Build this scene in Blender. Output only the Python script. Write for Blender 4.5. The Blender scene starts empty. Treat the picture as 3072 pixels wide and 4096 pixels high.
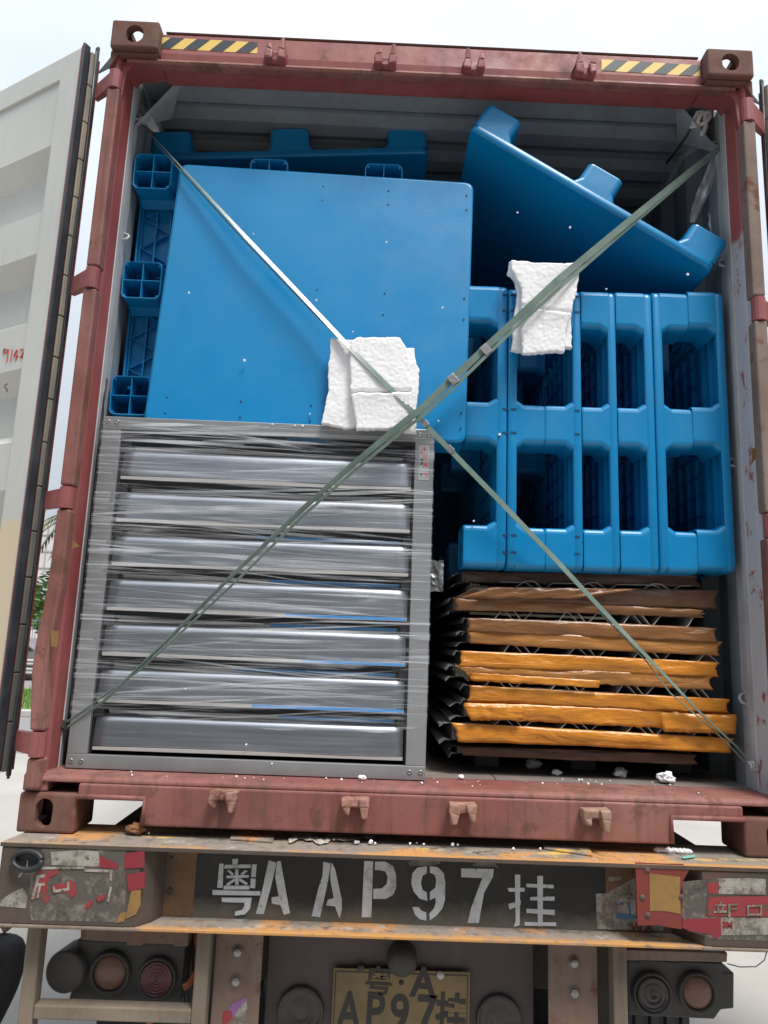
import bpy, bmesh, math, random
from mathutils import Vector, Matrix, noise
random.seed(7)
sc = bpy.context.scene
col = sc.collection

# ------------------------------------------------------------------ camera
CAM = Vector((-0.1519, -2.3868, 0.6159))
RX = Vector((0.99913, -0.01874, 0.03728))
RY = Vector((0.01185, 0.98413, 0.17706))
RZ = Vector((-0.04001, -0.17647, 0.98349))
FPX = 2900.0
cd = bpy.data.cameras.new("camera"); cam = bpy.data.objects.new("camera", cd); col.objects.link(cam)
cd.sensor_fit = 'VERTICAL'; cd.sensor_height = 24.0; cd.lens = FPX / 4096 * 24.0
cd.clip_start = 0.05; cd.clip_end = 600
cam.matrix_world = Matrix(((RX.x, RZ.x, -RY.x, CAM.x), (RX.y, RZ.y, -RY.y, CAM.y), (RX.z, RZ.z, -RY.z, CAM.z), (0, 0, 0, 1)))
sc.camera = cam

# ------------------------------------------------------------------ world: bright overcast sky
w = bpy.data.worlds.new("World"); sc.world = w; w.use_nodes = True
nt = w.node_tree; nt.nodes.clear()
def N(t, typ, **kw):
    n = t.nodes.new(typ)
    for k, v in kw.items(): setattr(n, k, v)
    return n
SUN_DIR = Vector((0.30, -0.50, 1.15)).normalized()      # towards the sun
sky = N(nt, 'ShaderNodeTexSky', sky_type='NISHITA', sun_disc=False)
sky.sun_elevation = math.asin(SUN_DIR.z); sky.sun_rotation = math.atan2(SUN_DIR.x, SUN_DIR.y)
sky.air_density = 1.3; sky.dust_density = 3.0
bg1 = N(nt, 'ShaderNodeBackground'); bg1.inputs[1].default_value = 0.12
nt.links.new(sky.outputs[0], bg1.inputs[0])
bg2 = N(nt, 'ShaderNodeBackground'); bg2.inputs[0].default_value = (0.84, 0.91, 1.0, 1); bg2.inputs[1].default_value = 1.0
tc = N(nt, 'ShaderNodeTexCoord'); nz = N(nt, 'ShaderNodeTexNoise'); nz.inputs['Scale'].default_value = 2.2; nz.inputs['Detail'].default_value = 4
nt.links.new(tc.outputs['Generated'], nz.inputs['Vector'])
# standard overcast sky: three times as bright overhead as at the horizon, the same all round
sep = N(nt, 'ShaderNodeSeparateXYZ'); nt.links.new(tc.outputs['Generated'], sep.inputs[0])
cie = N(nt, 'ShaderNodeMapRange'); cie.inputs[1].default_value = 0; cie.inputs[2].default_value = 1; cie.inputs[3].default_value = .32; cie.inputs[4].default_value = .96
nt.links.new(sep.outputs[2], cie.inputs[0]); nt.links.new(cie.outputs[0], bg2.inputs[1])
rp = N(nt, 'ShaderNodeMapRange'); rp.inputs[1].default_value = 0.35; rp.inputs[2].default_value = 0.6
rp.inputs[3].default_value = 0.72; rp.inputs[4].default_value = 1.0
nt.links.new(nz.outputs[0], rp.inputs[0])
mx = N(nt, 'ShaderNodeMixShader'); nt.links.new(rp.outputs[0], mx.inputs[0])
nt.links.new(bg1.outputs[0], mx.inputs[1]); nt.links.new(bg2.outputs[0], mx.inputs[2])
wo = N(nt, 'ShaderNodeOutputWorld'); nt.links.new(mx.outputs[0], wo.inputs[0])
sl = bpy.data.lights.new("sun", 'SUN'); sl.energy = 2.5; sl.angle = math.radians(18); sl.color = (1, 0.96, 0.9)
so = bpy.data.objects.new("sun", sl); col.objects.link(so)
so.rotation_euler = SUN_DIR.to_track_quat('Z', 'Y').to_euler()
sc.view_settings.view_transform = 'Standard'; sc.view_settings.look = 'None'
sc.view_settings.gamma = 1; sc.view_settings.use_curve_mapping = False
sc.view_settings.exposure = 0.72
sc.cycles.max_bounces = 8; sc.cycles.transparent_max_bounces = 16

# ------------------------------------------------------------------ helpers
def at(px, py, y=None, x=None, z=None):
    """where the line of sight through photo point (px, py) meets a plane of the place"""
    d = RX * ((px - 1536) / FPX) + RY - RZ * ((py - 2048) / FPX)
    t = (y - CAM.y) / d.y if y is not None else (x - CAM.x) / d.x if x is not None else (z - CAM.z) / d.z
    return CAM + d * t

def tag(o, label=None, cat=None, group=None, kind=None):
    if label: o['label'] = label
    if cat: o['category'] = cat
    if group: o['group'] = group
    if kind: o['kind'] = kind
    return o
def thing(name, label, cat, loc=(0, 0, 0), group=None):
    o = bpy.data.objects.new(name, None); col.objects.link(o); o.location = loc
    o.empty_display_size = 0.1
    return tag(o, label, cat, group)
def link(name, me, mat, parent=None, kind=None, smooth=False):
    o = bpy.data.objects.new(name, me); col.objects.link(o)
    if mat is not None and not me.materials: me.materials.append(mat)
    if parent is not None:
        o.parent = parent
        # parts of still things are modelled in world coordinates: undo the root's offset once
        if parent.type == 'EMPTY' and not parent.get('_local'): o.matrix_parent_inverse = parent.matrix_basis.inverted()
    if smooth:
        for p in me.polygons: p.use_smooth = True
    if kind: o['kind'] = kind
    return o
def mesh(vs, fs, name='m'):
    me = bpy.data.meshes.new(name); me.from_pydata([tuple(v) for v in vs], [], fs); me.update(); return me
def bm_mesh(bm, name='m', bevel=0, seg=2, ang=30):
    bm.normal_update()
    if bevel:
        bmesh.ops.remove_doubles(bm, verts=bm.verts, dist=1e-5)
        es = [e for e in bm.edges if len(e.link_faces) == 2 and e.calc_face_angle(0) > math.radians(ang)]
        bmesh.ops.bevel(bm, geom=es, offset=bevel, segments=seg, affect='EDGES', profile=0.5, clamp_overlap=True)
    bmesh.ops.recalc_face_normals(bm, faces=bm.faces)
    me = bpy.data.meshes.new(name); bm.to_mesh(me); bm.free()
    return me
def add_box(bm, a, b, M=None):
    x0, y0, z0 = a; x1, y1, z1 = b
    vs = [Vector(p) for p in ((x0,y0,z0),(x1,y0,z0),(x1,y1,z0),(x0,y1,z0),(x0,y0,z1),(x1,y0,z1),(x1,y1,z1),(x0,y1,z1))]
    if M is not None: vs = [M @ v for v in vs]
    v = [bm.verts.new(p) for p in vs]
    for f in ((0,3,2,1),(4,5,6,7),(0,1,5,4),(1,2,6,5),(2,3,7,6),(3,0,4,7)): bm.faces.new([v[i] for i in f])
def box(name, a, b, mat, parent=None, bevel=0, M=None, kind=None, seg=2):
    bm = bmesh.new(); add_box(bm, a, b, M)
    return link(name, bm_mesh(bm, name, bevel, seg), mat, parent, kind)
def add_prism(bm, pts, off):
    """closed polygon of 3-D points pushed along off"""
    a = [bm.verts.new(p) for p in pts]; b = [bm.verts.new(Vector(p) + Vector(off)) for p in pts]
    n = len(pts)
    bm.faces.new(a); bm.faces.new(b[::-1])
    for i in range(n): bm.faces.new((a[i], b[i], b[(i+1) % n], a[(i+1) % n]))
def prism(name, pts, off, mat, parent=None, bevel=0, kind=None, seg=2, ang=30):
    bm = bmesh.new(); add_prism(bm, pts, off)
    bmesh.ops.recalc_face_normals(bm, faces=bm.faces)
    if bevel == 0:
        big = [f for f in bm.faces if len(f.verts) > 4]
        bmesh.ops.triangulate(bm, faces=big)
    return link(name, bm_mesh(bm, name, bevel, seg, ang), mat, parent, kind)
def frame_to(d):
    d = Vector(d).normalized(); u = Vector((0, 0, 1)) if abs(d.z) < 0.9 else Vector((1, 0, 0))
    a = d.cross(u).normalized(); return a, d.cross(a).normalized()
def add_tube(bm, pts, r, n=10, cap=True):
    pts = [Vector(p) for p in pts]; rings = []
    rr = r if isinstance(r, (list, tuple)) else [r] * len(pts)
    A = None
    for i, p in enumerate(pts):
        d = (pts[min(i+1, len(pts)-1)] - pts[max(i-1, 0)]).normalized()
        if A is None: A, B = frame_to(d)
        else:
            A = (A - d * A.dot(d)).normalized(); B = d.cross(A)
        rings.append([bm.verts.new(p + (A * math.cos(2*math.pi*k/n) + B * math.sin(2*math.pi*k/n)) * rr[i]) for k in range(n)])
    for i in range(len(rings)-1):
        for k in range(n): bm.faces.new((rings[i][k], rings[i][(k+1) % n], rings[i+1][(k+1) % n], rings[i+1][k]))
    if cap: bm.faces.new(rings[0][::-1]); bm.faces.new(rings[-1])
def tube(name, pts, r, mat, parent=None, n=10, kind=None, smooth=True):
    bm = bmesh.new(); add_tube(bm, pts, r, n)
    o = link(name, bm_mesh(bm, name), mat, parent, kind)
    if smooth:
        for p in o.data.polygons: p.use_smooth = len(p.vertices) == 4
    return o
def lathe(name, c, axis, prof, mat, parent=None, n=32):
    """prof: (radius, distance along axis)"""
    A, B = frame_to(axis); ax = Vector(axis).normalized(); c = Vector(c); bm = bmesh.new(); rings = []
    for r, h in prof:
        if r < 1e-6: rings.append([bm.verts.new(c + ax*h)])
        else: rings.append([bm.verts.new(c + ax*h + (A*math.cos(2*math.pi*k/n) + B*math.sin(2*math.pi*k/n))*r) for k in range(n)])
    for i in range(len(rings)-1):
        a, b = rings[i], rings[i+1]
        for k in range(n):
            k2 = (k+1) % n
            if len(a) == 1 and len(b) == 1: continue
            if len(a) == 1: bm.faces.new((a[0], b[k], b[k2]))
            elif len(b) == 1: bm.faces.new((a[k], a[k2], b[0]))
            else: bm.faces.new((a[k], a[k2], b[k2], b[k]))
    o = link(name, bm_mesh(bm, name), mat, parent)
    for p in o.data.polygons: p.use_smooth = True
    return o
def fake_text(s, size, mat, name, parent, M, off=0.0, depth=0.0008):
    cu = bpy.data.curves.new('t', 'FONT'); cu.body = s; cu.size = size; cu.extrude = depth; cu.offset = off
    cu.align_x = 'CENTER'; cu.align_y = 'CENTER'; cu.resolution_u = 4
    t = bpy.data.objects.new('t', cu); col.objects.link(t)
    dg = bpy.context.evaluated_depsgraph_get()
    me = bpy.data.meshes.new_from_object(t.evaluated_get(dg)); me.transform(M)
    bpy.data.objects.remove(t); bpy.data.curves.remove(cu)
    me.materials.clear()
    return link(name, me, mat, parent)
def FACE(p, tilt=0.0, sx=1, sz=1):
    """matrix putting a text plane at p facing -y"""
    return Matrix.Translation(p) @ Matrix.Rotation(tilt, 4, 'Y') @ Matrix(((sx,0,0,0),(0,0,-1,0),(0,sz,0,0),(0,0,0,1)))

# ------------------------------------------------------------------ materials
def lin(c):
    return tuple(((v/255)/12.92 if v/255 <= .04045 else ((v/255+.055)/1.055)**2.4) for v in c) + (1,)
class MT:
    def __init__(s, name, rough=0.6, metal=0.0, color=(0.5,0.5,0.5,1)):
        s.m = bpy.data.materials.new(name); s.m.use_nodes = True; s.t = s.m.node_tree
        s.b = s.t.nodes['Principled BSDF']; s.b.inputs['Roughness'].default_value = rough
        s.b.inputs['Metallic'].default_value = metal; s.b.inputs['Base Color'].default_value = color
        s.tc = s.t.nodes.new('ShaderNodeTexCoord'); s.col = None; s.base = color
    def map(s, scale=(1,1,1), rot=(0,0,0), src='Object'):
        n = s.t.nodes.new('ShaderNodeMapping'); n.inputs['Scale'].default_value = scale; n.inputs['Rotation'].default_value = rot
        s.t.links.new(s.tc.outputs[src], n.inputs['Vector']); return n.outputs[0]
    def noise(s, scale, detail=5, rough=0.6, m=None, dist=0.0):
        n = s.t.nodes.new('ShaderNodeTexNoise'); n.inputs['Scale'].default_value = scale; n.inputs['Detail'].default_value = detail
        n.inputs['Roughness'].default_value = rough; n.inputs['Distortion'].default_value = dist
        s.t.links.new(m if m else s.tc.outputs['Object'], n.inputs['Vector']); return n.outputs[0]
    def vor(s, scale, m=None, feature='F1', out=0):
        n = s.t.nodes.new('ShaderNodeTexVoronoi'); n.inputs['Scale'].default_value = scale; n.feature = feature
        s.t.links.new(m if m else s.tc.outputs['Object'], n.inputs['Vector']); return n.outputs[out]
    def ramp(s, f, a, b, lo=0.0, hi=1.0):
        n = s.t.nodes.new('ShaderNodeMapRange'); n.inputs[1].default_value = a; n.inputs[2].default_value = b
        n.inputs[3].default_value = lo; n.inputs[4].default_value = hi; s.t.links.new(f, n.inputs[0]); return n.outputs[0]
    def math(s, op, a, b):
        n = s.t.nodes.new('ShaderNodeMath'); n.operation = op
        for i, v in enumerate((a, b)):
            if isinstance(v, (int, float)): n.inputs[i].default_value = v
            else: s.t.links.new(v, n.inputs[i])
        return n.outputs[0]
    def pos(s, axis):
        n = s.t.nodes.new('ShaderNodeSeparateXYZ'); s.t.links.new(s.tc.outputs['Object'], n.inputs[0]); return n.outputs[axis]
    def mix(s, fac, c):
        n = s.t.nodes.new('ShaderNodeMix'); n.data_type = 'RGBA'
        if isinstance(fac, (int, float)): n.inputs[0].default_value = fac
        else: s.t.links.new(fac, n.inputs[0])
        if s.col is None: n.inputs[6].default_value = s.base
        else: s.t.links.new(s.col, n.inputs[6])
        n.inputs[7].default_value = c; s.col = n.outputs[2]; return s
    def bump(s, h, strength=0.3, dist=0.002):
        n = s.t.nodes.new('ShaderNodeBump'); n.inputs['Strength'].default_value = strength; n.inputs['Distance'].default_value = dist
        s.t.links.new(h, n.inputs['Height'])
        prev = s.b.inputs['Normal'].links
        if prev: s.t.links.new(prev[0].from_socket, n.inputs['Normal'])
        s.t.links.new(n.outputs[0], s.b.inputs['Normal']); return s
    def rough(s, f, lo, hi):
        s.t.links.new(s.ramp(f, 0.3, 0.7, lo, hi), s.b.inputs['Roughness']); return s
    def done(s):
        if s.col is not None: s.t.links.new(s.col, s.b.inputs['Base Color'])
        return s.m
RUST = (0.145, 0.058, 0.038, 1); RUSTL = (0.28, 0.11, 0.045, 1)
def paint(name, c, c2, rust=0.5, rough=0.5, streak=0.35, grime=(0.05,0.042,0.035,1), gr=0.4, rscale=9):
    """worn painted steel; rust 0..1 = share of rust"""
    a = MT(name, rough, 0, c)
    a.mix(a.ramp(a.noise(2.3, 6), .35, .65), c2)
    st = a.noise(1.0, 5, m=a.map((38, 38, 2.2)))
    a.mix(a.ramp(st, .55, .8, 0, streak), grime)
    a.mix(a.ramp(a.noise(5.5, 8, .7), .5, .75, 0, gr), grime)
    th = 0.74 - 0.27 * rust
    rn = a.noise(rscale, 10, .72)
    a.mix(a.ramp(rn, th, th + .09), RUST)
    a.mix(a.ramp(a.noise(1, 6, .7, m=a.map((16, 16, 1.3))), .50, .68, 0, streak*.75), (0.10,0.052,0.036,1))
    a.mix(a.ramp(a.noise(45, 8, .8), .60, .66, 0, .75*min(1, rust+.3)), (0.075,0.042,0.032,1))
    a.mix(a.ramp(a.noise(34, 6, .7), .66, .72, 0, .8), RUSTL)
    a.rough(rn, rough - .08, min(1, rough + .3))
    a.bump(a.noise(70, 5), .25, .0015); a.bump(rn, .3, .004)
    return a.done()
M = {}
M['red'] = paint('container_red_paint', (0.245,0.052,0.052,1), (0.30,0.090,0.088,1), .5, .42, .5)
M['red_dark'] = paint('sill_red_paint', (0.205,0.060,0.052,1), (0.27,0.118,0.098,1), .72, .55, .85, (0.055,0.042,0.032,1), .6)
M['rusty'] = paint('rusty_casting', (0.125,0.055,0.042,1), (0.17,0.085,0.065,1), .9, .8, .5, gr=.6, rscale=14)
M['keeper'] = paint('keeper_worn_paint', (0.30,0.13,0.10,1), (0.36,0.24,0.18,1), .7, .7, .4)
a = MT('post_flaking_paint', .5, 0, (0.285,0.070,0.068,1))
a.mix(a.ramp(a.noise(2.3, 6), .35, .65), (0.33,0.10,0.095,1))
z_ = a.pos(2); zz = a.ramp(a.math('ADD', z_, a.math('MULTIPLY', a.noise(9, 6), .5)), 2.44, 2.36)
fl = a.ramp(a.noise(7, 9, .75, m=a.map((2.2, 2.2, 1))), .60, .56)
a.mix(a.math('MULTIPLY', zz, fl), (0.42,0.43,0.47,1))
a.mix(a.ramp(a.noise(14, 8, .7), .64, .68, 0, .9), RUST); a.bump(a.noise(60, 5), .25, .0015)
M['post_right'] = a.done()
def white_paint(name, c, c2, rust=.12, gr=.3):
    return paint(name, c, c2, rust, .5, .25, (0.16,0.15,0.14,1), gr)
M['liner'] = white_paint('inner_light_grey_paint', (0.42,0.44,0.46,1), (0.50,0.52,0.54,1), .25, .5)
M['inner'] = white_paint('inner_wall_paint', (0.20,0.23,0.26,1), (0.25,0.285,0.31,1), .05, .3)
a = MT('door_inner_paint', .45, 0, (0.50,0.505,0.475,1))
a.mix(a.ramp(a.noise(1.6, 6), .35, .7), (0.58,0.585,0.555,1))
a.mix(a.ramp(a.noise(1.0, 5, m=a.map((30, 30, 1.6))), .58, .8, 0, .3), (0.3,0.28,0.25,1))
a.mix(a.ramp(a.pos(2), .985, .975, 0, 1), (0.60,0.50,0.36,1))
a.mix(a.ramp(a.noise(12, 9, .75), .70, .74), (0.20,0.10,0.05,1)); a.bump(a.noise(55, 5), .15, .001)
M['door_in'] = a.done()
a = MT('rubber_gasket', .42, 0, (0.022,0.027,0.035,1)); a.mix(a.ramp(a.noise(8, 6), .45, .7, 0, .7), (0.06,0.065,0.07,1)); a.bump(a.noise(30), .3, .002); M['rubber'] = a.done()
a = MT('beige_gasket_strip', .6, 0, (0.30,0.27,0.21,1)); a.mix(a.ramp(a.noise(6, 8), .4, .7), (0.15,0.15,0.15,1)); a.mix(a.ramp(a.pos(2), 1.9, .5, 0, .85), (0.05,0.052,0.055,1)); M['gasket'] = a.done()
a = MT('floor_plywood', .65, 0, (0.13,0.11,0.10,1)); a.mix(a.noise(3, 8), (0.22,0.18,0.155,1)); a.mix(a.ramp(a.noise(9, 9, .7), .5, .7, 0, .7), (0.28,0.25,0.22,1)); a.bump(a.noise(30), .3, .002); M['floor'] = a.done()
a = MT('concrete_ground', .85, 0, (0.36,0.34,0.31,1)); a.mix(a.ramp(a.noise(.9, 8), .35, .7), (0.42,0.40,0.37,1)); a.mix(a.ramp(a.noise(.35, 6), .55, .75, 0, .5), (0.25,0.235,0.21,1)); a.mix(a.ramp(a.noise(18, 8), .6, .75, 0, .35), (0.28,0.27,0.25,1)); a.bump(a.noise(60, 8), .4, .004); M['concrete'] = a.done()
# pallet plastic
def plastic(name, c, pattern):
    a = MT(name, .34, 0, c)
    a.b.inputs['Specular IOR Level'].default_value = .5
    a.mix(a.ramp(a.noise(3.5, 7), .4, .75, 0, .35), (c[0]+.012, c[1]*1.25, c[2]*1.15, 1))
    a.mix(a.ramp(a.noise(1, 6, m=a.map((5, 60, 60))), .6, .85, 0, .3), (c[0]*.8+.01, c[1]*.7, c[2]*.7, 1))
    sc_ = a.noise(1, 4, .8, m=a.map((3, 170, 90)))
    a.mix(a.ramp(sc_, .66, .76, 0, .30), (0.10,0.36,0.62,1)); a.mix(a.ramp(a.noise(2.2, 9, .75), .50, .78, 0, .30), (0.10,0.21,0.30,1)); a.mix(a.ramp(a.noise(60, 8, .8), .66, .74, 0, .5), (0.25,0.42,0.55,1))
    a.rough(a.noise(6, 6), .28, .42)
    if pattern:
        v = a.vor(165, m=a.map((1, 1, .2), (0, 0, math.radians(45))))
        a.bump(v, .16, .001)
        mp = a.map((1, 1, 1), (0, 0, math.radians(45)))
        for ax in (0, 1):
            s_ = a.t.nodes.new('ShaderNodeSeparateXYZ'); a.t.links.new(mp, s_.inputs[0])
            g = a.math('PINGPONG', s_.outputs[ax], .052); g = a.ramp(g, 0, .0016, 0, 1)
            a.bump(g, .07, .0006)
    else: a.bump(a.noise(40, 4), .08, .001)
    return a.done()
BLUE = (0.0003, 0.198, 0.455, 1)
M['blue'] = plastic('blue_plastic', BLUE, False); M['blue_deck'] = plastic('blue_plastic_textured_deck', BLUE, True)
# galvanised sheet of the fan
a = MT('brushed_steel', .3, .9, (0.38,0.405,0.45,1)); a.mix(a.ramp(a.noise(2, 6), .4, .7), (0.29,0.31,0.35,1)); a.rough(a.noise(1, 5, m=a.map((3, 90, 90))), .28, .42); a.bump(a.noise(1, 4, m=a.map((2, 160, 160))), .10, .0006); M['steel'] = a.done()
a = MT('steel_frame', .4, .6, (0.36,0.37,0.385,1)); a.mix(a.ramp(a.noise(3, 6), .4, .7), (0.27,0.28,0.29,1)); a.bump(a.noise(1, 4, m=a.map((160, 160, 2))), .08, .0006); M['steel_frame'] = a.done()
a = MT('steel_hem', .4, .2, (0.42,0.40,0.385,1)); a.mix(a.noise(5), (0.42,0.41,0.40,1)); M['hem'] = a.done()
a = MT('blue_hem_colour', .25, .1, (0.06,0.26,0.62,1)); a.mix(a.noise(20), (0.10,0.34,0.70,1)); M['bluestrip'] = a.done()
a = MT('black_plastic', .5, 0, (0.012,0.013,0.016,1)); a.mix(a.noise(9), (0.02,0.02,0.024,1)); M['black'] = a.done()
a = MT('galvanised_bolt', .4, .7, (0.35,0.35,0.36,1)); a.mix(a.noise(40), (0.22,0.21,0.2,1)); M['bolt'] = a.done()
a = MT('white_foam', .85, 0, (0.82,0.82,0.84,1)); a.mix(a.ramp(a.noise(22, 6), .58, .8, 0, .45), (0.66,0.62,0.56,1)); a.bump(a.vor(260), .5, .0012); a.bump(a.noise(24, 7), .2, .003); a.b.inputs['Subsurface Weight'].default_value = .08; a.b.inputs['Subsurface Radius'].default_value = (.01, .01, .01); M['foam'] = a.done()
a = MT('green_strap', .28, 0, (0.135,0.195,0.17,1)); a.mix(a.ramp(a.noise(1, 5, m=a.map((9, 9, 9))), .4, .7), (0.20,0.27,0.235,1)); a.bump(a.vor(260), .25, .0008); a.b.inputs['Transmission Weight'].default_value = 0.08; M['strap'] = a.done()
a = MT('seal_metal', .3, .9, (0.6,0.6,0.62,1)); a.bump(a.noise(120), .4, .002); a.mix(a.noise(60), (0.35,0.35,0.36,1)); M['seal'] = a.done()
def tape(name, c, c2):
    a = MT(name, .3, 0, c); a.mix(a.ramp(a.noise(5, 7), .4, .65), c2)
    a.mix(a.ramp(a.noise(1, 6, .7, m=a.map((6, 30, 60))), .6, .8, 0, .5), tuple(v*.55 for v in c[:3])+(1,))
    cr = a.vor(1, m=a.map((9, 30, 38), (0, .25, 0)), feature='DISTANCE_TO_EDGE'); a.bump(a.ramp(cr, 0, .2), .13, .004); a.bump(a.noise(1, 4, .55, m=a.map((6, 20, 24)), dist=2.0), .5, .010); a.bump(a.noise(40, 3), .15, .001)
    a.b.inputs['Coat Weight'].default_value = .25; a.b.inputs['Coat Roughness'].default_value = .2; a.b.inputs['Specular IOR Level'].default_value = .3
    return a.done()
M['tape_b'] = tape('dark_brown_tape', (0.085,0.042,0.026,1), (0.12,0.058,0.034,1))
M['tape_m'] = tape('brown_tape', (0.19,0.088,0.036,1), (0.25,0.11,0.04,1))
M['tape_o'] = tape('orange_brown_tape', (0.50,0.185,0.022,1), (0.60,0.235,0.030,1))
a = MT('galvanised_panel_sheet', .4, .15, (0.62,0.63,0.64,1)); a.mix(a.noise(12, 6), (0.36,0.37,0.38,1)); a.bump(a.noise(30), .3, .003); M['sheet'] = a.done()
a = MT('dark_panel_side', .7, .1, (0.10,0.10,0.105,1)); a.mix(a.noise(9, 8), (0.17,0.165,0.16,1)); a.bump(a.noise(50), .5, .004); M['core'] = a.done()
a = MT('mineral_wool', .95, 0, (0.20,0.18,0.12,1)); a.mix(a.noise(30, 8), (0.10,0.095,0.08,1)); a.bump(a.noise(90), .8, .004); M['wool'] = a.done()
# trailer
M['beam'] = paint('beam_grimy_paint', (0.062,0.046,0.037,1), (0.095,0.068,0.052,1), .5, .65, .5, (0.045,0.04,0.035,1), .6, 7)
a = MT('beam_flange_worn_paint', .6, 0, (0.25,0.215,0.185,1))
a.mix(a.ramp(a.noise(2.4, 7), .52, .58), (0.52,0.26,0.10,1)); a.mix(a.ramp(a.noise(3.1, 7, m=a.map((1, 6, 1))), .58, .64), (0.62,0.40,0.10,1))
a.mix(a.ramp(a.noise(7, 9, .75), .60, .66), (0.10,0.072,0.055,1)); a.mix(a.ramp(a.noise(22, 9, .8), .52, .60, 0, .8), (0.13,0.10,0.08,1)); a.mix(a.ramp(a.noise(16, 6), .60, .68, 0, .8), (0.40,0.38,0.36,1)); a.bump(a.noise(50, 6), .5, .002); fy = a.ramp(a.pos(1), -.065, -.090); a.mix(a.math('MULTIPLY', fy, a.ramp(a.noise(1.7, 8, .7), .45, .53)), (0.50,0.25,0.08,1)); a.mix(a.ramp(a.noise(19, 9, .8), .58, .64, 0, .8), (0.13,0.09,0.065,1)); M['flange'] = a.done()
a = MT('black_sprayed_ground', .65, 0, (0.013,0.014,0.015,1)); a.mix(a.ramp(a.noise(4, 9, .7), .5, .75, 0, .8), (0.045,0.042,0.038,1))
zz = a.ramp(a.math('ADD', a.pos(2), a.math('MULTIPLY', a.noise(8, 8, .7), .12)), -.10, -.155)
a.mix(a.math('MULTIPLY', zz, .8), (0.14,0.125,0.10,1)); a.mix(a.ramp(a.noise(30, 8, .75), .64, .7, 0, .7), (0.20,0.19,0.17,1)); a.bump(a.noise(60, 6), .4, .002); M['blackpaint'] = a.done()
a = MT('stencil_white_paint', .7, 0, (0.56,0.60,0.63,1)); a.mix(a.ramp(a.noise(9, 8), .38, .62), (0.42,0.45,0.475,1)); a.mix(a.ramp(a.noise(30, 10, .8), .60, .68), (0.07,0.068,0.062,1))
al = a.math('MULTIPLY', a.ramp(a.noise(42, 9, .8), .66, .58), a.ramp(a.noise(7, 8, .7), .70, .56, .35, 1)); a.t.links.new(al, a.b.inputs['Alpha']); M['stencil'] = a.done()
a = MT('faint_overspray', .8, 0, (0.085,0.085,0.08,1)); a.mix(a.ramp(a.noise(20, 8), .4, .6), (0.16,0.16,0.15,1)); M['overspray'] = a.done()
a = MT('grimy_sticker_backing', .8, 0, (0.085,0.074,0.062,1)); a.mix(a.ramp(a.noise(11, 9, .78), .50, .60), (0.19,0.17,0.14,1)); a.mix(a.ramp(a.noise(17, 9, .8), .52, .60), (0.055,0.045,0.037,1)); a.bump(a.noise(40, 8, .7), .7, .003); M['grime'] = a.done()
a = MT('old_white_sticker', .6, 0, (0.33,0.31,0.27,1)); a.mix(a.ramp(a.noise(14, 9, .78), .44, .58), (0.13,0.11,0.09,1)); a.mix(a.ramp(a.noise(40, 6, .75), .56, .62), (0.08,0.07,0.055,1)); M['stk_white'] = a.done()
a = MT('red_sticker', .5, 0, (0.26,0.028,0.032,1)); a.mix(a.ramp(a.noise(9, 9, .7), .52, .66, 0, .8), (0.20,0.05,0.045,1)); a.mix(a.ramp(a.noise(25, 8, .8), .54, .60), (0.085,0.065,0.05,1)); M['stk_red'] = a.done()
a = MT('clean_red_reflector', .4, 0, (0.22,0.018,0.028,1)); a.mix(a.ramp(a.noise(16, 8), .42, .7, 0, .8), (0.16,0.035,0.035,1)); a.mix(a.ramp(a.noise(30, 8, .8), .6, .66), (0.07,0.05,0.04,1)); M['stk_red2'] = a.done()
a = MT('orange_red_reflector', .5, 0, (0.17,0.026,0.020,1)); a.mix(a.ramp(a.noise(12, 8), .5, .75, 0, .6), (0.20,0.03,0.03,1)); a.mix(a.ramp(a.noise(20, 8, .75), .63, .68, 0, .8), (0.06,0.045,0.035,1)); M['refl_red'] = a.done()
a = MT('amber_reflector', .5, 0, (0.28,0.155,0.04,1)); a.mix(a.ramp(a.noise(12, 8), .4, .65, 0, .8), (0.17,0.105,0.045,1)); a.mix(a.ramp(a.noise(22, 8, .75), .65, .7, 0, .6), (0.12,0.09,0.05,1)); M['refl_amber'] = a.done()
a = MT('blue_sticker_print', .5, 0, (0.03,0.12,0.27,1)); a.mix(a.ramp(a.noise(30, 8), .55, .7, 0, .7), (0.12,0.14,0.15,1)); M['stk_blue'] = a.done()
a = MT('yellow_tape', .4, 0, (0.80,0.52,0.08,1)); a.mix(a.noise(9, 6), (0.78,0.60,0.20,1)); M['yellow'] = a.done()
a = MT('black_tape', .45, 0, (0.035,0.045,0.055,1)); a.mix(a.ramp(a.noise(30, 8, .7), .6, .7, 0, .4), (0.2,0.2,0.18,1)); M['haz_black'] = a.done()
M['tube'] = paint('guard_tube_paint', (0.16,0.13,0.10,1), (0.23,0.185,0.14,1), .3, .7, .5, (0.07,0.06,0.05,1), .5)
M['rail'] = paint('upright_faded_paint', (0.18,0.115,0.088,1), (0.22,0.17,0.145,1), .7, .7, .4, (0.09,0.075,0.065,1), .4)
a = MT('back_plate_paint', .6, 0, (0.055,0.045,0.046,1)); a.mix(a.noise(2, 6), (0.085,0.066,0.064,1)); a.mix(a.ramp(a.noise(14, 8, .7), .55, .75, 0, .5), (0.12,0.10,0.09,1)); M['plate_back'] = a.done()
a = MT('lamp_box_dirty_plastic', .65, 0, (0.035,0.036,0.04,1)); a.mix(a.noise(5, 8), (0.060,0.055,0.05,1)); a.bump(a.noise(40), .3, .002); M['lampbox'] = a.done()
a = MT('lamp_lens_amber_dirty', .35, 0, (0.20,0.085,0.055,1)); a.mix(a.noise(14, 8), (0.10,0.065,0.05,1)); a.bump(a.noise(28, 3, m=a.map((1, 1, 1), (0, .7, 0))), .6, .006); M['lens_a'] = a.done()
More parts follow.
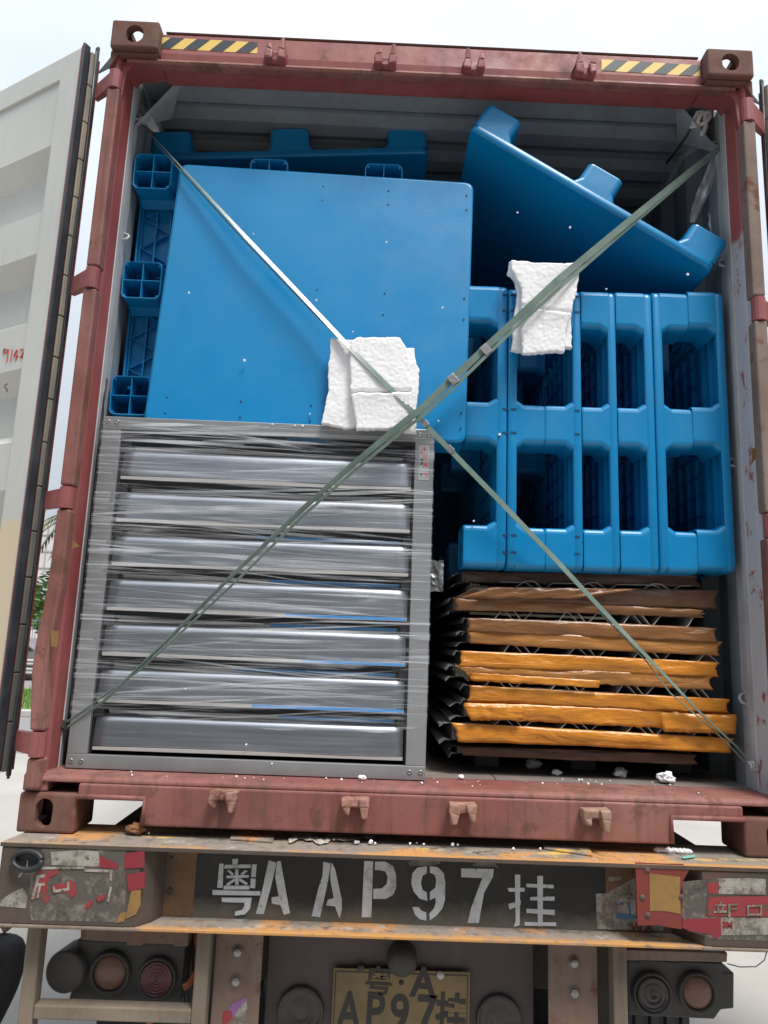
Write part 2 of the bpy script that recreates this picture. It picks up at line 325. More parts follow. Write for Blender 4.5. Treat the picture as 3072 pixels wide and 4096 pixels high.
a = MT('lamp_lens_red_dirty', .3, 0, (0.17,0.025,0.045,1)); a.mix(a.noise(14, 8), (0.09,0.04,0.045,1)); M['lens_r'] = a.done()
a = MT('lamp_lens_dark', .35, 0, (0.055,0.045,0.045,1)); a.mix(a.noise(14, 8), (0.035,0.032,0.032,1)); a.bump(a.noise(28, 3), .6, .006); M['lens_d'] = a.done()
a = MT('yellow_number_plate', .55, 0, (0.23,0.155,0.06,1)); a.mix(a.ramp(a.noise(7, 8), .35, .65), (0.15,0.11,0.055,1)); a.mix(a.ramp(a.noise(24, 8, .75), .62, .68, 0, .7), (0.10,0.075,0.05,1)); M['plate'] = a.done()
a = MT('plate_black_ink', .6, 0, (0.022,0.02,0.02,1)); a.mix(a.noise(30), (0.04,0.035,0.03,1)); M['ink'] = a.done()
a = MT('red_ink', .6, 0, (0.5,0.05,0.05,1)); a.mix(a.noise(40), (0.6,0.12,0.1,1)); M['redink'] = a.done()
a = MT('orange_conduit', .5, 0, (0.42,0.12,0.035,1)); a.mix(a.noise(9), (0.25,0.08,0.035,1)); M['conduit'] = a.done()
a = MT('tyre_rubber', .8, 0, (0.02,0.021,0.023,1)); a.mix(a.noise(6, 8), (0.045,0.044,0.042,1)); M['tyre'] = a.done()
a = MT('dark_trousers', .85, 0, (0.035,0.036,0.04,1)); a.mix(a.noise(7, 8), (0.055,0.057,0.062,1)); a.bump(a.noise(7, 5, dist=1), .8, .02); a.bump(a.noise(300, 2), .3, .001); M['trousers'] = a.done()
a = MT('dark_red_shirt', .85, 0, (0.25,0.03,0.035,1)); a.mix(a.noise(7, 8), (0.18,0.02,0.03,1)); a.bump(a.noise(9, 5), .6, .02); M['shirt'] = a.done()
a = MT('skin', .5, 0, (0.42,0.24,0.16,1)); a.mix(a.noise(9), (0.36,0.19,0.13,1)); M['skin'] = a.done()
a = MT('hair', .5, 0, (0.012,0.010,0.009,1)); a.mix(a.noise(50), (0.03,0.025,0.02,1)); M['hair'] = a.done()
a = MT('leaf_green', .6, 0, (0.10,0.20,0.035,1)); a.mix(a.ramp(a.noise(1.3, 6), .4, .6), (0.05,0.11,0.025,1)); a.mix(a.ramp(a.noise(6, 4), .5, .7, 0, .7), (0.17,0.27,0.06,1)); M['leaf'] = a.done()
a = MT('palm_leaf', .6, 0, (0.16,0.17,0.06,1)); a.mix(a.noise(4, 6), (0.08,0.10,0.035,1)); M['palm'] = a.done()
a = MT('bark', .9, 0, (0.10,0.075,0.055,1)); a.mix(a.noise(12, 8), (0.055,0.043,0.033,1)); a.bump(a.noise(30), .8, .02); M['bark'] = a.done()
a = MT('grass_blades', .8, 0, (0.13,0.22,0.04,1)); a.mix(a.noise(3, 8), (0.08,0.16,0.03,1)); M['grass'] = a.done()
a = MT('white_facade', .7, 0, (0.62,0.60,0.60,1)); a.mix(a.noise(.6, 6), (0.55,0.53,0.52,1)); M['facade'] = a.done()
a = MT('facade_joint', .8, 0, (0.36,0.34,0.34,1)); a.mix(a.noise(3), (0.30,0.29,0.29,1)); M['joint'] = a.done()
a = MT('orange_band', .6, 0, (0.50,0.17,0.06,1)); a.mix(a.noise(2), (0.42,0.13,0.05,1)); M['oband'] = a.done()
a = MT('fence_green_mesh', .6, 0, (0.10,0.14,0.12,1)); a.mix(a.noise(5), (0.16,0.19,0.17,1)); M['fence'] = a.done()
a = MT('guard_rail_steel', .5, .3, (0.50,0.49,0.47,1)); a.mix(a.noise(3), (0.38,0.37,0.36,1)); M['gr'] = a.done()
a = MT('grey_road', .85, 0, (0.19,0.19,0.195,1)); a.mix(a.noise(2, 8), (0.24,0.24,0.24,1)); M['road'] = a.done()
a = MT('kerb_concrete', .8, 0, (0.48,0.46,0.44,1)); a.mix(a.noise(4, 8), (0.38,0.37,0.35,1)); M['kerb'] = a.done()
a = MT('white_rag_cloth', .9, 0, (0.62,0.60,0.60,1)); a.mix(a.noise(20, 6), (0.42,0.40,0.41,1)); a.bump(a.noise(60, 6), .8, .004); M['rag'] = a.done()
a = MT('crumpled_paper', .85, 0, (0.46,0.42,0.36,1)); a.mix(a.noise(20, 6), (0.32,0.28,0.23,1)); M['paper'] = a.done()
a = MT('rust_lump', .95, 0, (0.30,0.14,0.06,1)); a.mix(a.noise(20, 6), (0.18,0.08,0.04,1)); M['lump'] = a.done()
a = MT('dark_steel_under', .7, 0, (0.05,0.042,0.038,1)); a.mix(a.noise(5, 8), (0.08,0.062,0.052,1)); M['under'] = a.done()
a = MT('dark_rope', .8, 0, (0.06,0.06,0.055,1)); a.mix(a.noise(30), (0.03,0.03,0.03,1)); M['rope'] = a.done()
a = MT('green_plastic', .4, 0, (0.10,0.42,0.38,1)); a.mix(a.noise(30), (0.30,0.5,0.45,1)); M['green_bit'] = a.done()
# clear films
def film(name, streaks, base, hi, tint=(0.85,0.88,0.92,1), rough=.22):
    m = bpy.data.materials.new(name); m.use_nodes = True; t = m.node_tree; t.nodes.clear()
    out = t.nodes.new('ShaderNodeOutputMaterial'); mix = t.nodes.new('ShaderNodeMixShader'); tr = t.nodes.new('ShaderNodeBsdfTransparent')
    gl = t.nodes.new('ShaderNodeBsdfPrincipled'); gl.inputs['Base Color'].default_value = tint; gl.inputs['Roughness'].default_value = rough; gl.inputs['Metallic'].default_value = .15
    tcn = t.nodes.new('ShaderNodeTexCoord'); last = None
    for sc_, rot, lo, hi_ in streaks:
        mp = t.nodes.new('ShaderNodeMapping'); mp.inputs['Scale'].default_value = sc_; mp.inputs['Rotation'].default_value = (0, math.radians(rot), 0)
        n = t.nodes.new('ShaderNodeTexNoise'); n.inputs['Scale'].default_value = 1; n.inputs['Detail'].default_value = 4; n.inputs['Distortion'].default_value = .3
        r = t.nodes.new('ShaderNodeMapRange'); r.inputs[1].default_value = lo; r.inputs[2].default_value = hi_; r.inputs[3].default_value = 0; r.inputs[4].default_value = 1
        t.links.new(tcn.outputs['Object'], mp.inputs[0]); t.links.new(mp.outputs[0], n.inputs[0]); t.links.new(n.outputs[0], r.inputs[0])
        if last is None: last = r.outputs[0]
        else:
            mm = t.nodes.new('ShaderNodeMath'); mm.operation = 'MAXIMUM'; t.links.new(last, mm.inputs[0]); t.links.new(r.outputs[0], mm.inputs[1]); last = mm.outputs[0]
    if last is None: mix.inputs[0].default_value = hi
    else:
        r = t.nodes.new('ShaderNodeMapRange'); r.inputs[3].default_value = base; r.inputs[4].default_value = hi
        t.links.new(last, r.inputs[0]); t.links.new(r.outputs[0], mix.inputs[0])
        b = t.nodes.new('ShaderNodeBump'); b.inputs['Strength'].default_value = .5; b.inputs['Distance'].default_value = .004
        t.links.new(last, b.inputs['Height']); t.links.new(b.outputs[0], gl.inputs['Normal'])
    t.links.new(tr.outputs[0], mix.inputs[1]); t.links.new(gl.outputs[0], mix.inputs[2]); t.links.new(mix.outputs[0], out.inputs[0])
    return m
M['film'] = film('stretch_film', [((1.6, 1, 70), 4, .55, .72), ((2.0, 1, 90), -5, .56, .74), ((2.5, 1, 40), 9, .58, .76)], .018, .40, (0.90,0.94,1.0,1))
M['strand'] = film('film_fold', [((3, 3, 3), 0, .35, .65)], .08, .55, (0.9,0.93,0.97,1), .25)
M['wisp'] = film('film_wisp', [((20, 20, 8), 20, .5, .7)], .12, .55)

# =================================================================== SETTING
GZ = -1.15
HALF = 1.219; H = 2.896
g = link('ground', mesh([(-300,-60,GZ),(300,-60,GZ),(300,500,GZ),(-300,500,GZ)], [(0,1,2,3)]), M['concrete'], kind='structure')
def sheet(name, x0, x1, y0, y1, z, mat, kind='structure'):
    return link(name, mesh([(x0,y0,z),(x1,y0,z),(x1,y1,z),(x0,y1,z)], [(0,1,2,3)]), mat, kind=kind)
sheet('road', -60, 40, 21, 29, GZ+.004, M['road'])
sheet('road', -16, -4.6, 8.6, 13.0, GZ+.004, M['road'])
box('kerb', (-40, 13.0, GZ), (-3, 13.25, GZ+.13), M['kerb'], bevel=.015, kind='structure')
sheet('lawn', -40, -3, 13.25, 19.0, GZ+.10, M['grass'])
# grass blades on the lawn strip seen through the gap
vs, fs = [], []
for i in range(9000):
    x = random.uniform(-16, -5); y = random.uniform(13.3, 18.8); h = random.uniform(.05, .17); a_ = random.uniform(0, 6.28); d = .012
    lx, ly = random.uniform(-.05,.05), random.uniform(-.05,.05); n = len(vs)
    vs += [(x-d*math.cos(a_), y-d*math.sin(a_), GZ+.1), (x+d*math.cos(a_), y+d*math.sin(a_), GZ+.1), (x+lx, y+ly, GZ+.1+h)]; fs.append((n, n+1, n+2))
tag(link('grass', mesh(vs, fs), M['grass']), 'bright green grass strip behind the kerb seen past the open left door', 'grass', kind='stuff')

# building
bld = thing('building', 'white panelled building with an orange band, behind the trees at the left edge', 'building', (-22, 46, GZ))
box('wall', (-60, 46, GZ), (-6, 58, 7.6), M['facade'], bld)
box('band', (-60, 45.9, 1.9), (-6, 46, 2.5), M['oband'], bld)
def many(name, first, offs):
    out = [first]
    for off in offs:
        c = first.copy(); col.objects.link(c); c.parent = first.parent; c.matrix_parent_inverse = first.matrix_parent_inverse; c.location = Vector(first.location) + Vector(off); out.append(c)
    return out
jv = box('panel_joint', (-58, 45.965, 2.6), (-57.93, 46, 7.5), M['joint'], bld); many('', jv, [(1.5*i, 0, 0) for i in range(1, 34)])
jh = box('panel_joint', (-60, 45.955, 3.5), (-6, 45.99, 3.57), M['joint'], bld); many('', jh, [(0, 0, 1.1*i) for i in range(1, 4)])
win = box('window', (-56, 45.93, 3.9), (-54.6, 45.97, 4.5), M['joint'], bld); many('', win, [(4.5*i, 0, 1.1*(i % 2)) for i in range(1, 10)])
# warehouse added out of view behind the camera to shade the low sky
blocker_ = thing('blocker', 'long plain grey warehouse added out of view behind the camera to shade the low sky', 'blocker', (0, -12.5, GZ))
a = MT('blocker_grey', .7, 0, (0.16,0.165,0.17,1)); a.mix(a.noise(.4, 6), (0.12,0.125,0.13,1)); M['blocker_mat'] = a.done()
box('wall', (-38, -24, GZ), (38, -12.5, 8.8), M['blocker_mat'], blocker_)
box('roof', (-38.6, -24.5, 8.8), (38.6, -12.1, 9.05), M['blocker_mat'], blocker_)
d0 = box('blocker_panel', (-34, -12.5, GZ), (-30, -12.45, GZ+4.2), M['fence'], blocker_); many('', d0, [(9.2*i, 0, 0) for i in range(1, 8)])
# fence
fn = thing('fence', 'tall dull green mesh fence under the trees behind the road', 'fence', (-15, 31, GZ))
p0 = tube('post', [(-40, 31, GZ), (-40, 31, GZ+2.3)], .05, M['fence'], fn, 8); many('', p0, [(2.5*i, 0, 0) for i in range(1, 16)])
bm = bmesh.new()
for i in range(300): add_box(bm, (-40+i*.125, 30.99, GZ+.1), (-40+i*.125+.02, 31.01, GZ+2.2))
for z in (.15, 1.1, 2.15): add_box(bm, (-40, 30.98, GZ+z), (-2.5, 31.02, GZ+z+.05))
link('mesh_panel', bm_mesh(bm), M['fence'], fn, 'stuff')
# guard rails
for yy, lab in ((20.4, 'pale steel guard rail beside the lawn, the nearer of two'), (29.6, 'pale steel guard rail beyond the road, in front of the green fence')):
    gr_ = thing('guard_rail', lab, 'guard rail', (-15, yy, GZ), 'guard rails along the road')
    for z in (.42, .68):
        bm = bmesh.new(); prof = [(0,0),(-.04,.05),(0,.1),(0,.13),(-.04,.18),(0,.23),(.015,.23),(-.025,.18),(.015,.12),(-.025,.05),(.015,0)]
        add_prism(bm, [(-40, yy+a, GZ+z+b*.8) for a, b in prof], (38, 0, 0)); link('rail', bm_mesh(bm), M['gr'], gr_)
    p0 = box('post', (-40, yy+.02, GZ), (-39.88, yy+.14, GZ+.9), M['gr'], gr_); many('', p0, [(2*i, 0, 0) for i in range(1, 19)])
# parked car glimpsed between the guard rails
cx, cy = -13.2, 24.5
car = thing('parked_car', 'grey car with an orange stripe on the road beyond the guard rail', 'car', (cx, cy, GZ))
prof = [(-2.1,.35),(-2.15,.75),(-1.9,.92),(-1.1,1.0),(-.6,1.42),(.8,1.45),(1.5,1.02),(2.1,.9),(2.18,.4),(2.1,.3),(-2.0,.3)]
M['carpaint'] = MT('car_grey_paint', .3, .4, (0.25,0.25,0.26,1)).done(); M['carglass'] = MT('car_glass', .08, 0, (0.02,0.025,0.03,1)).done()
prism('body', [(cx+a, cy-.85, GZ+b) for a, b in prof], (0, 1.7, 0), M['carpaint'], car, .06)
prism('side_window', [(cx+a, cy-.87, GZ+b) for a, b in ((-1.0,1.02),(-.55,1.37),(.75,1.4),(1.3,1.03))], (0, .02, 0), M['carglass'], car)
box('stripe', (cx-2.0, cy-.875, GZ+.62), (cx+2.0, cy-.862, GZ+.74), M['oband'], car)
for xx in (-1.35, 1.35):
    for yy in (-.87, .72): lathe('wheel', (cx+xx, cy+yy, GZ+.33), (0,1,0), [(0,0),(.2,0),(.33,.02),(.33,.15),(.2,.17),(0,.17)], M['tyre'], car, 20)
# trees
def tree(x, y, h, r, label, seed, mat='leaf', n=2600, cz=.62):
    random.seed(seed)
    t = thing('tree', label, 'tree', (x, y, GZ), 'trees behind the road')
    bm = bmesh.new(); top = Vector((x+random.uniform(-.3,.3), y, GZ+h*.72))
    add_tube(bm, [(x, y, GZ-.05), (x+.06, y, GZ+h*.3), top], [.16, .12, .05], 8)
    cl = []
    for k in range(9):
        a_ = k*2.4; rr = r*random.uniform(.35, .8); zz_ = GZ+h*random.uniform(.42, .9)
        e = Vector((x+rr*math.cos(a_), y+rr*math.sin(a_), zz_)); st = Vector((x, y, GZ+h*random.uniform(.25, .5)))
        add_tube(bm, [st, (st+e)/2+Vector((0,0,.1)), e], [.06,.04,.015], 5); cl.append((e, r*random.uniform(.28, .5)))
    cl.append((Vector((x, y, GZ+h*.85)), r*.5)); cl.append((Vector((x, y, GZ+h*.62)), r*.6))
    link('trunk', bm_mesh(bm), M['bark'], t, smooth=True)
    vs, fs = [], []
    for i in range(n):
        c, cr = random.choice(cl); d = Vector((random.gauss(0,1), random.gauss(0,1), random.gauss(0,.8))).normalized() * cr * random.uniform(.45, 1.08)
        p = c + d; nrm = Vector((random.gauss(0,1), random.gauss(0,1), random.gauss(0,1))).normalized(); A, B = frame_to(nrm); s_ = random.uniform(.06, .13)
        k = len(vs); vs += [p-A*s_*1.5, p-B*s_*.6, p+A*s_*1.5, p+B*s_*.6]; fs.append((k, k+1, k+2, k+3))
    link('crown', mesh(vs, fs), M[mat], t, 'stuff')
tree(-15.4, 33.0, 4.6, 1.9, 'bushy bright green tree in front of the white building, nearest the container', 11)
tree(-18.6, 34.0, 4.9, 2.1, 'bushy green tree in front of the white building, half hidden by the door', 12)
tree(-13.2, 35.5, 3.9, 1.6, 'lower green tree behind the mesh fence, right of the bushy one', 13)
tree(-22.0, 33.0, 5.2, 2.2, 'large green tree hidden mostly behind the open left door', 14)
def palm(x, y, h, seed):
    random.seed(seed)
    t = thing('palm_tree', 'tall feathery palm whose crown shows between the door and the red post', 'tree', (x, y, GZ), 'trees behind the road')
    bm = bmesh.new(); add_tube(bm, [(x, y, GZ-.05), (x+.1, y, GZ+h*.5), (x, y, GZ+h)], [.2, .15, .12], 10); link('trunk', bm_mesh(bm), M['bark'], t, smooth=True)
    vs, fs = [], []
    for k in range(26):
        a_ = k*2.399; up = random.uniform(-.3, 1.1); L = random.uniform(1.7, 2.4); prev = Vector((x, y, GZ+h))
        for s_ in range(14):
            f = (s_+1)/14; q = Vector((x+math.cos(a_)*L*f*math.cos(up*.6), y+math.sin(a_)*L*f*math.cos(up*.6), GZ+h+L*(up*f-.9*f*f)))
            side = Vector((-math.sin(a_), math.cos(a_), 0))
            for sg in (-1, 1):
                tip = q + side*sg*.42*(1-f*.6) + (q-prev).normalized()*.22 + Vector((0,0,-.12)); n = len(vs)
                vs += [prev, q, tip]; fs.append((n, n+1, n+2))
            prev = q
    link('crown', mesh(vs, fs), M['palm'], t, 'stuff')
palm(-14.3, 31.8, 7.0, 5)
random.seed(21)

# =================================================================== CONTAINER
C = thing('shipping_container', 'open red high cube shipping container loaded with blue pallets', 'container', (0, 0, 0))
LEN = 9.0
def boolean(o, cutters):
    for c in cutters:
        m_ = o.modifiers.new('b', 'BOOLEAN'); m_.object = c; m_.operation = 'DIFFERENCE'; m_.solver = 'EXACT'
    dg = bpy.context.evaluated_depsgraph_get(); me = bpy.data.meshes.new_from_object(o.evaluated_get(dg)); o.modifiers.clear(); o.data = me
    for c in cutters: bpy.data.objects.remove(c)
def tmp(me):
    o = bpy.data.objects.new('cutter', me); col.objects.link(o); return o
def casting(sx, top):
    x0, x1 = sorted((sx*HALF, sx*(HALF-.178))); z0, z1 = (H-.118, H) if top else (0, .118)
    bm = bmesh.new(); add_box(bm, (x0, 0, z0), (x1, .162, z1)); o = link('corner_casting', bm_mesh(bm, 'cc', .009, 3), M['rusty'], C)
    e = .026; cs = []
    bm = bmesh.new(); add_box(bm, (x0+e, e, z0+e), (x1-e, .162-e, z1-e)); cs.append(tmp(bm_mesh(bm)))
    xc = (x0+x1)/2 + (0 if top else sx*.008); zc = (z0+z1)/2
    def oval(w_, h_, n=20):
        r = min(w_, h_)/2; pts = []
        for k in range(n):
            a_ = 2*math.pi*k/n; cx_, sy_ = math.cos(a_), math.sin(a_)
            pts.append((cx_*r + math.copysign(max(0, w_/2-r), cx_), sy_*r + math.copysign(max(0, h_/2-r), sy_)))
        return pts
    w_, h_ = (.066, .074) if top else (.054, .086)
    bm = bmesh.new(); add_prism(bm, [(xc+a, -.02, zc+b) for a, b in oval(w_, h_)], (0, .08, 0)); bmesh.ops.recalc_face_normals(bm, faces=bm.faces); cs.append(tmp(bm_mesh(bm)))
    bm = bmesh.new(); add_prism(bm, [(sx*(HALF-.06), .09+a, zc+b) for a, b in oval(.062, .072)], (sx*.1, 0, 0)); bmesh.ops.recalc_face_normals(bm, faces=bm.faces); cs.append(tmp(bm_mesh(bm)))
    bm = bmesh.new(); zz = z1-.04 if top else z0-.04; add_prism(bm, [(xc+b, .084+a, zz) for a, b in oval(.11, .064)], (0, 0, .08)); bmesh.ops.recalc_face_normals(bm, faces=bm.faces); cs.append(tmp(bm_mesh(bm)))
    boolean(o, cs)
for sx in (-1, 1):
    for top in (0, 1): casting(sx, top)
# corner posts (plan profile, mirrored)
PP = [(1.219,.16),(1.219,.04),(1.196,.032),(1.186,.04),(1.180,.066),(1.172,.074),(1.164,.13),(1.166,.16)]
LP = [(1.166,.132),(1.161,.134),(1.162,.165),(1.167,.205),(1.1685,.226),(1.2185,.226),(1.2185,.162),(1.167,.162)]
for sx in (-1, 1):
    prism('corner_post', [(sx*a, b, .118) for a, b in PP], (0, 0, H-.236), M['post_right'] if sx > 0 else M['red'], C, .004)
    o = prism('post_liner', [(sx*a, b, .16) for a, b in LP], (0, 0, 2.62), M['liner'], C)
# dented black rubber lining on the lower left post
bm = bmesh.new()
add_tube(bm, [(-1.166+.004*math.sin(z*9), .17, .18+z*1.35/14) for z in range(15)], .011, 8); link('post_edge_strip', bm_mesh(bm), M['rubber'], C, smooth=True)
# hinge bars, hinge blades
HZ = {-1: [(.225,.300),(1.014,1.086),(1.798,1.875),(2.592,2.665)], 1: [(.225,.300),(1.01,1.09),(1.786,1.872),(2.578,2.669)]}
HB = {k: [(.13, v[0][0]-.004)]+[(v[i][1]+.004, v[i+1][0]-.004) for i in range(3)] for k, v in HZ.items()}
for sx in (-1, 1):
    for i, (z0, z1) in enumerate(HB[sx]):
        bend = .02 if (sx < 0 and i == 1) else 0
        bm = bmesh.new(); pts = []
        for k in range(9):
            f = k/8; z = z0+(z1-z0)*f; dx = -bend*math.exp(-((f-.3)/.22)**2)
            pts.append((sx*1.179+dx, .003, z))
        n = 4; prev = None
        for p in pts:
            ring = [bm.verts.new((p[0]+a, p[1]+b, p[2])) for a, b in ((-.023,-.02),(.023,-.02),(.023,.03),(-.023,.03))]
            if prev:
                for k in range(4): bm.faces.new((prev[k], prev[(k+1)%4], ring[(k+1)%4], ring[k]))
            else: bm.faces.new(ring[::-1])
            prev = ring
        bm.faces.new(prev)
        link('hinge_bar', bm_mesh(bm, 'hb', .007, 2, 40), M['rail'] if sx > 0 and i > 1 else M['red_dark'], C)
    for z0, z1 in HZ[sx]:
        bm = bmesh.new(); add_tube(bm, [(sx*1.181, 0, z0), (sx*1.181, 0, z1)], .024, 14)
        pts = [(sx*1.185, -.022), (sx*1.278, .058), (sx*1.270, .074), (sx*1.185, .016)]
        add_prism(bm, [(a, b, z0+.006) for a, b in pts], (0, 0, z1-z0-.012))
        o = link('hinge_blade', bm_mesh(bm), M['red'], C)
# header
zt = H-.006
hp = [(.05,2.770),(.046,2.800),(.05,2.885),(.056,zt),(.17,zt),(.17,2.765),(.062,2.763)]
prism('door_header', [(-HALF+.178, b, c) for b, c in hp], (2*HALF-.356, 0, 0), M['red'], C, .003)
prism('header_lip', [(-1.165, b, c) for b, c in ((.040,2.768),(.036,2.757),(.044,2.750),(.08,2.752),(.08,2.762))], (2.33, 0, 0), M['red_dark'], C, .002)
prism('header_lip', [(-1.03, b, c) for b, c in ((.0475,H-.0055),(.046,H-.001),(.10,H),(.10,H-.0055))], (2.06, 0, 0), M['rusty'], C, .001)
for sx in (-1, 1):     # gusset under each top casting
    prism('corner_gusset', [(sx*1.04, .052, 2.763), (sx*1.215, .052, 2.763), (sx*1.215, .052, 2.60), (sx*1.175, .052, 2.60), (sx*1.165, .052, 2.72), (sx*1.14, .052, 2.752)], (0, .10, 0), M['red'], C, .003)
    prism('casting_gusset', [(sx*1.22,.02,2.777),(sx*1.045,.02,2.777),(sx*1.05,.02,2.765),(sx*1.19,.02,2.765),(sx*1.22,.02,2.70)], (0,.03,0), M['rusty'], C, .003)
# hazard plates
def hazard(q, flip):
    """q: four photo points TL TR BR BL on the header"""
    y = .047; P = [at(a, b, y=y) for a, b in q]
    o = prism('hazard_sticker', P, (0, -.0012, 0), M['yellow'], C)
    TL, TR, BR, BL = [p + Vector((0, -.0014, 0)) for p in P]
    n = 4.5
    def pt(u, v): return TL.lerp(TR, u).lerp(BL.lerp(BR, u), v)
    s = .135
    for k in range(4):
        u0 = .13 + k*.262; sl_ = .13; u1 = u0 + s
        poly = [(u0, 0), (u1, 0), (u1-sl_, 1), (u0-sl_, 1)]
        poly = [(min(1, max(0, a)), b) for a, b in poly]
        if u1 > 1: poly = [(u0, 0), (1, 0), (1, (u1-1)/sl_), (u1-sl_, 1), (u0-sl_, 1)]
        prism('black_stripe', [pt(a, b) for a, b in poly], (0, -.0006, 0), M['haz_black'], o)
hazard([(632,149),(1030,170),(1029,214),(628,193)], 0)
hazard([(2406,238),(2800,262),(2799,306),(2406,283)], 1)
# cam keepers
def keeper(px, py, w_, h_, up, tall):
    c = at(px, py, y=(.046 if up else -.003)); s = 1 if up else -1; yy = c.y; bm = bmesh.new(); x, z = c.x, c.z
    add_box(bm, (x-w_/2, yy-.028, z-s*h_*.45 if up else z), (x+w_/2, yy+.004, z if up else z+h_*.45))
    for sg in (-1, 1):
        hh = h_*(.55 if sg == tall else .32); a_ = x+sg*w_*.32
        pts = [(a_-w_*.17, z-s*.004), (a_+w_*.17, z-s*.004), (a_+w_*.10, z+s*hh), (a_-w_*.06, z+s*hh)]
        add_prism(bm, [(p, yy-.045, q) for p, q in pts], (0, .048, 0))
        pts = [(a_-w_*.18, yy-.045), (a_+w_*.18, yy-.045), (a_+w_*.18, yy+.004), (a_-w_*.18, yy+.004)]
        zb = z-s*h_*.47
        add_prism(bm, [(p, q, min(zb, z)) for p, q in pts], (0, 0, abs(zb-z)))
    bmesh.ops.recalc_face_normals(bm, faces=bm.faces)
    me = bm_mesh(bm, 'k', .006, 3)
    for v in me.vertices: v.co += Vector((noise.noise(v.co*40), noise.noise(v.co*40+Vector((5,0,0))), noise.noise(v.co*40+Vector((0,9,0)))))*.006
    link('cam_keeper', me, M['keeper'] if not up else M['red'], C)
for a_, b_, tl in ((1107,228,1),(1543,250,1),(1892,270,-1),(2334,286,-1)): keeper(a_, b_, .080, .085, True, tl)
for a_, b_, tl in ((897,3195,1),(1421,3222,1),(1846,3246,-1),(2372,3268,1)): keeper(a_, b_, .086, .062, False, tl)
# sill with its two cut-outs
def sill_poly():
    L, R_ = -1.041, 1.041
    top = .150
    return [(L,.118),(L,top),(R_,top),(R_,.118),(R_,.108),(.815,.112),(.812,.03),(-.832,.03),(-.835,.108),(L,.106)]
prism('door_sill', [(x, 0.0, z) for x, z in sill_poly()], (0, .035, 0), M['red_dark'], C, .007, seg=3)
prism('sill_top', [(-1.165, b, c) for b, c in ((.004,.1505),(.006,.162),(.02,.170),(.06,.1735),(.175,.174),(.175,.1505))], (2.33, 0, 0), M['red_dark'], C, .004)
for x0, x1 in ((-1.041,-.832),(.812,1.041)):
    tube('sill_cutout_rim', [(x0, -.004, .112), (x1, -.004, .112), (x1 if x0 < 0 else x0, -.004, .035)] if x0 < 0 else [(x1, -.004, .112), (x0, -.004, .112), (x0, -.004, .035)], .008, M['red_dark'], C, 8)
for sx in (-1, 1): box('post_foot', (min(sx*1.14, sx*1.219), .012, .119), (max(sx*1.14, sx*1.219), .15, .172), M['red_dark'], C, .006)
# floor planks
for i in range(8):
    x0 = -1.165 + i*2.33/8
    box('floor_plank', (x0+.0015, .178, .135), (x0+2.33/8-.0015, LEN, .176), M['floor'], C, .002)
for sx in (-1, 1): box('floor_edge', (min(sx*1.1655, sx*1.2185), .163, .1345), (max(sx*1.1655, sx*1.2185), LEN, .172), M['floor'], C)
# side rails and cross members under the floor
for sx in (-1, 1):
    box('bottom_side_rail', (min(sx*1.205, sx*1.16), .165, .03), (max(sx*1.205, sx*1.16), LEN, .134), M['red_dark'], C)
    box('top_side_rail', (min(sx*1.219, sx*1.165), .223, 2.80), (max(sx*1.219, sx*1.165), LEN, H-.03), M['liner'], C, .004)
cm = box('cross_member', (-1.158, .45, .04), (1.158, .50, .134), M['under'], C); many('', cm, [(0, .4*i, 0) for i in range(1, 21)])
# corrugated side walls, roof, end wall
def corr(name, sx):
    p = .278; ys = []; y = .224
    while y < LEN:
        for dy, d in ((0,0),(.07,0),(.139,.036),(.209,.036)):
            ys.append((min(y+dy, LEN), d))
        y += p
    vs, fs = [], []
    for y, d in ys:
        for z in (.17, 2.81): vs.append((sx*(1.17+d), y, z))
    for i in range(len(ys)-1): fs.append((2*i, 2*i+1, 2*i+3, 2*i+2))
    o = link(name, mesh(vs, fs), M['inner'], C); s_ = o.modifiers.new('s', 'SOLIDIFY'); s_.thickness = .0025; s_.offset = 1 if sx > 0 else -1
corr('side_wall', -1); corr('side_wall', 1)
ys = [(.171, 2.815), (.31, 2.815), (.325, 2.822), (.335,2.828)]; y = .34
while y < LEN:
    for dy, d in ((0, 2.848), (.04, 2.848), (.09, 2.828), (.16, 2.828)): ys.append((y+dy, d))
    y += .209
vs, fs = [], []
for y, z in ys:
    for x in (-1.17, 1.17): vs.append((x, y, z))
for i in range(len(ys)-1): fs.append((2*i, 2*i+2, 2*i+3, 2*i+1))
o = link('roof_panel', mesh(vs, fs), M['inner'], C); s_ = o.modifiers.new('s', 'SOLIDIFY'); s_.thickness = .003; s_.offset = 1
box('end_wall', (-HALF, LEN, 0), (HALF, LEN+.05, H), M['inner'], C)
# lashing corner gusset inside top left/right
for sx in (-1, 1):
    prism('roof_corner_plate', [(sx*1.168, .18, 2.58), (sx*1.00, .18, 2.81), (sx*1.10, .42, 2.81)], (sx*-.004, -.004, .002), M['liner'], C)
    for z in (.45, 1.3, 2.1, 2.62): tube('lashing_ring', [(sx*1.172, .19, z), (sx*1.150, .195, z+.008), (sx*1.146, .20, z+.02), (sx*1.150, .205, z+.03), (sx*1.172, .21, z+.04)], .005, M['liner'], C, 6)

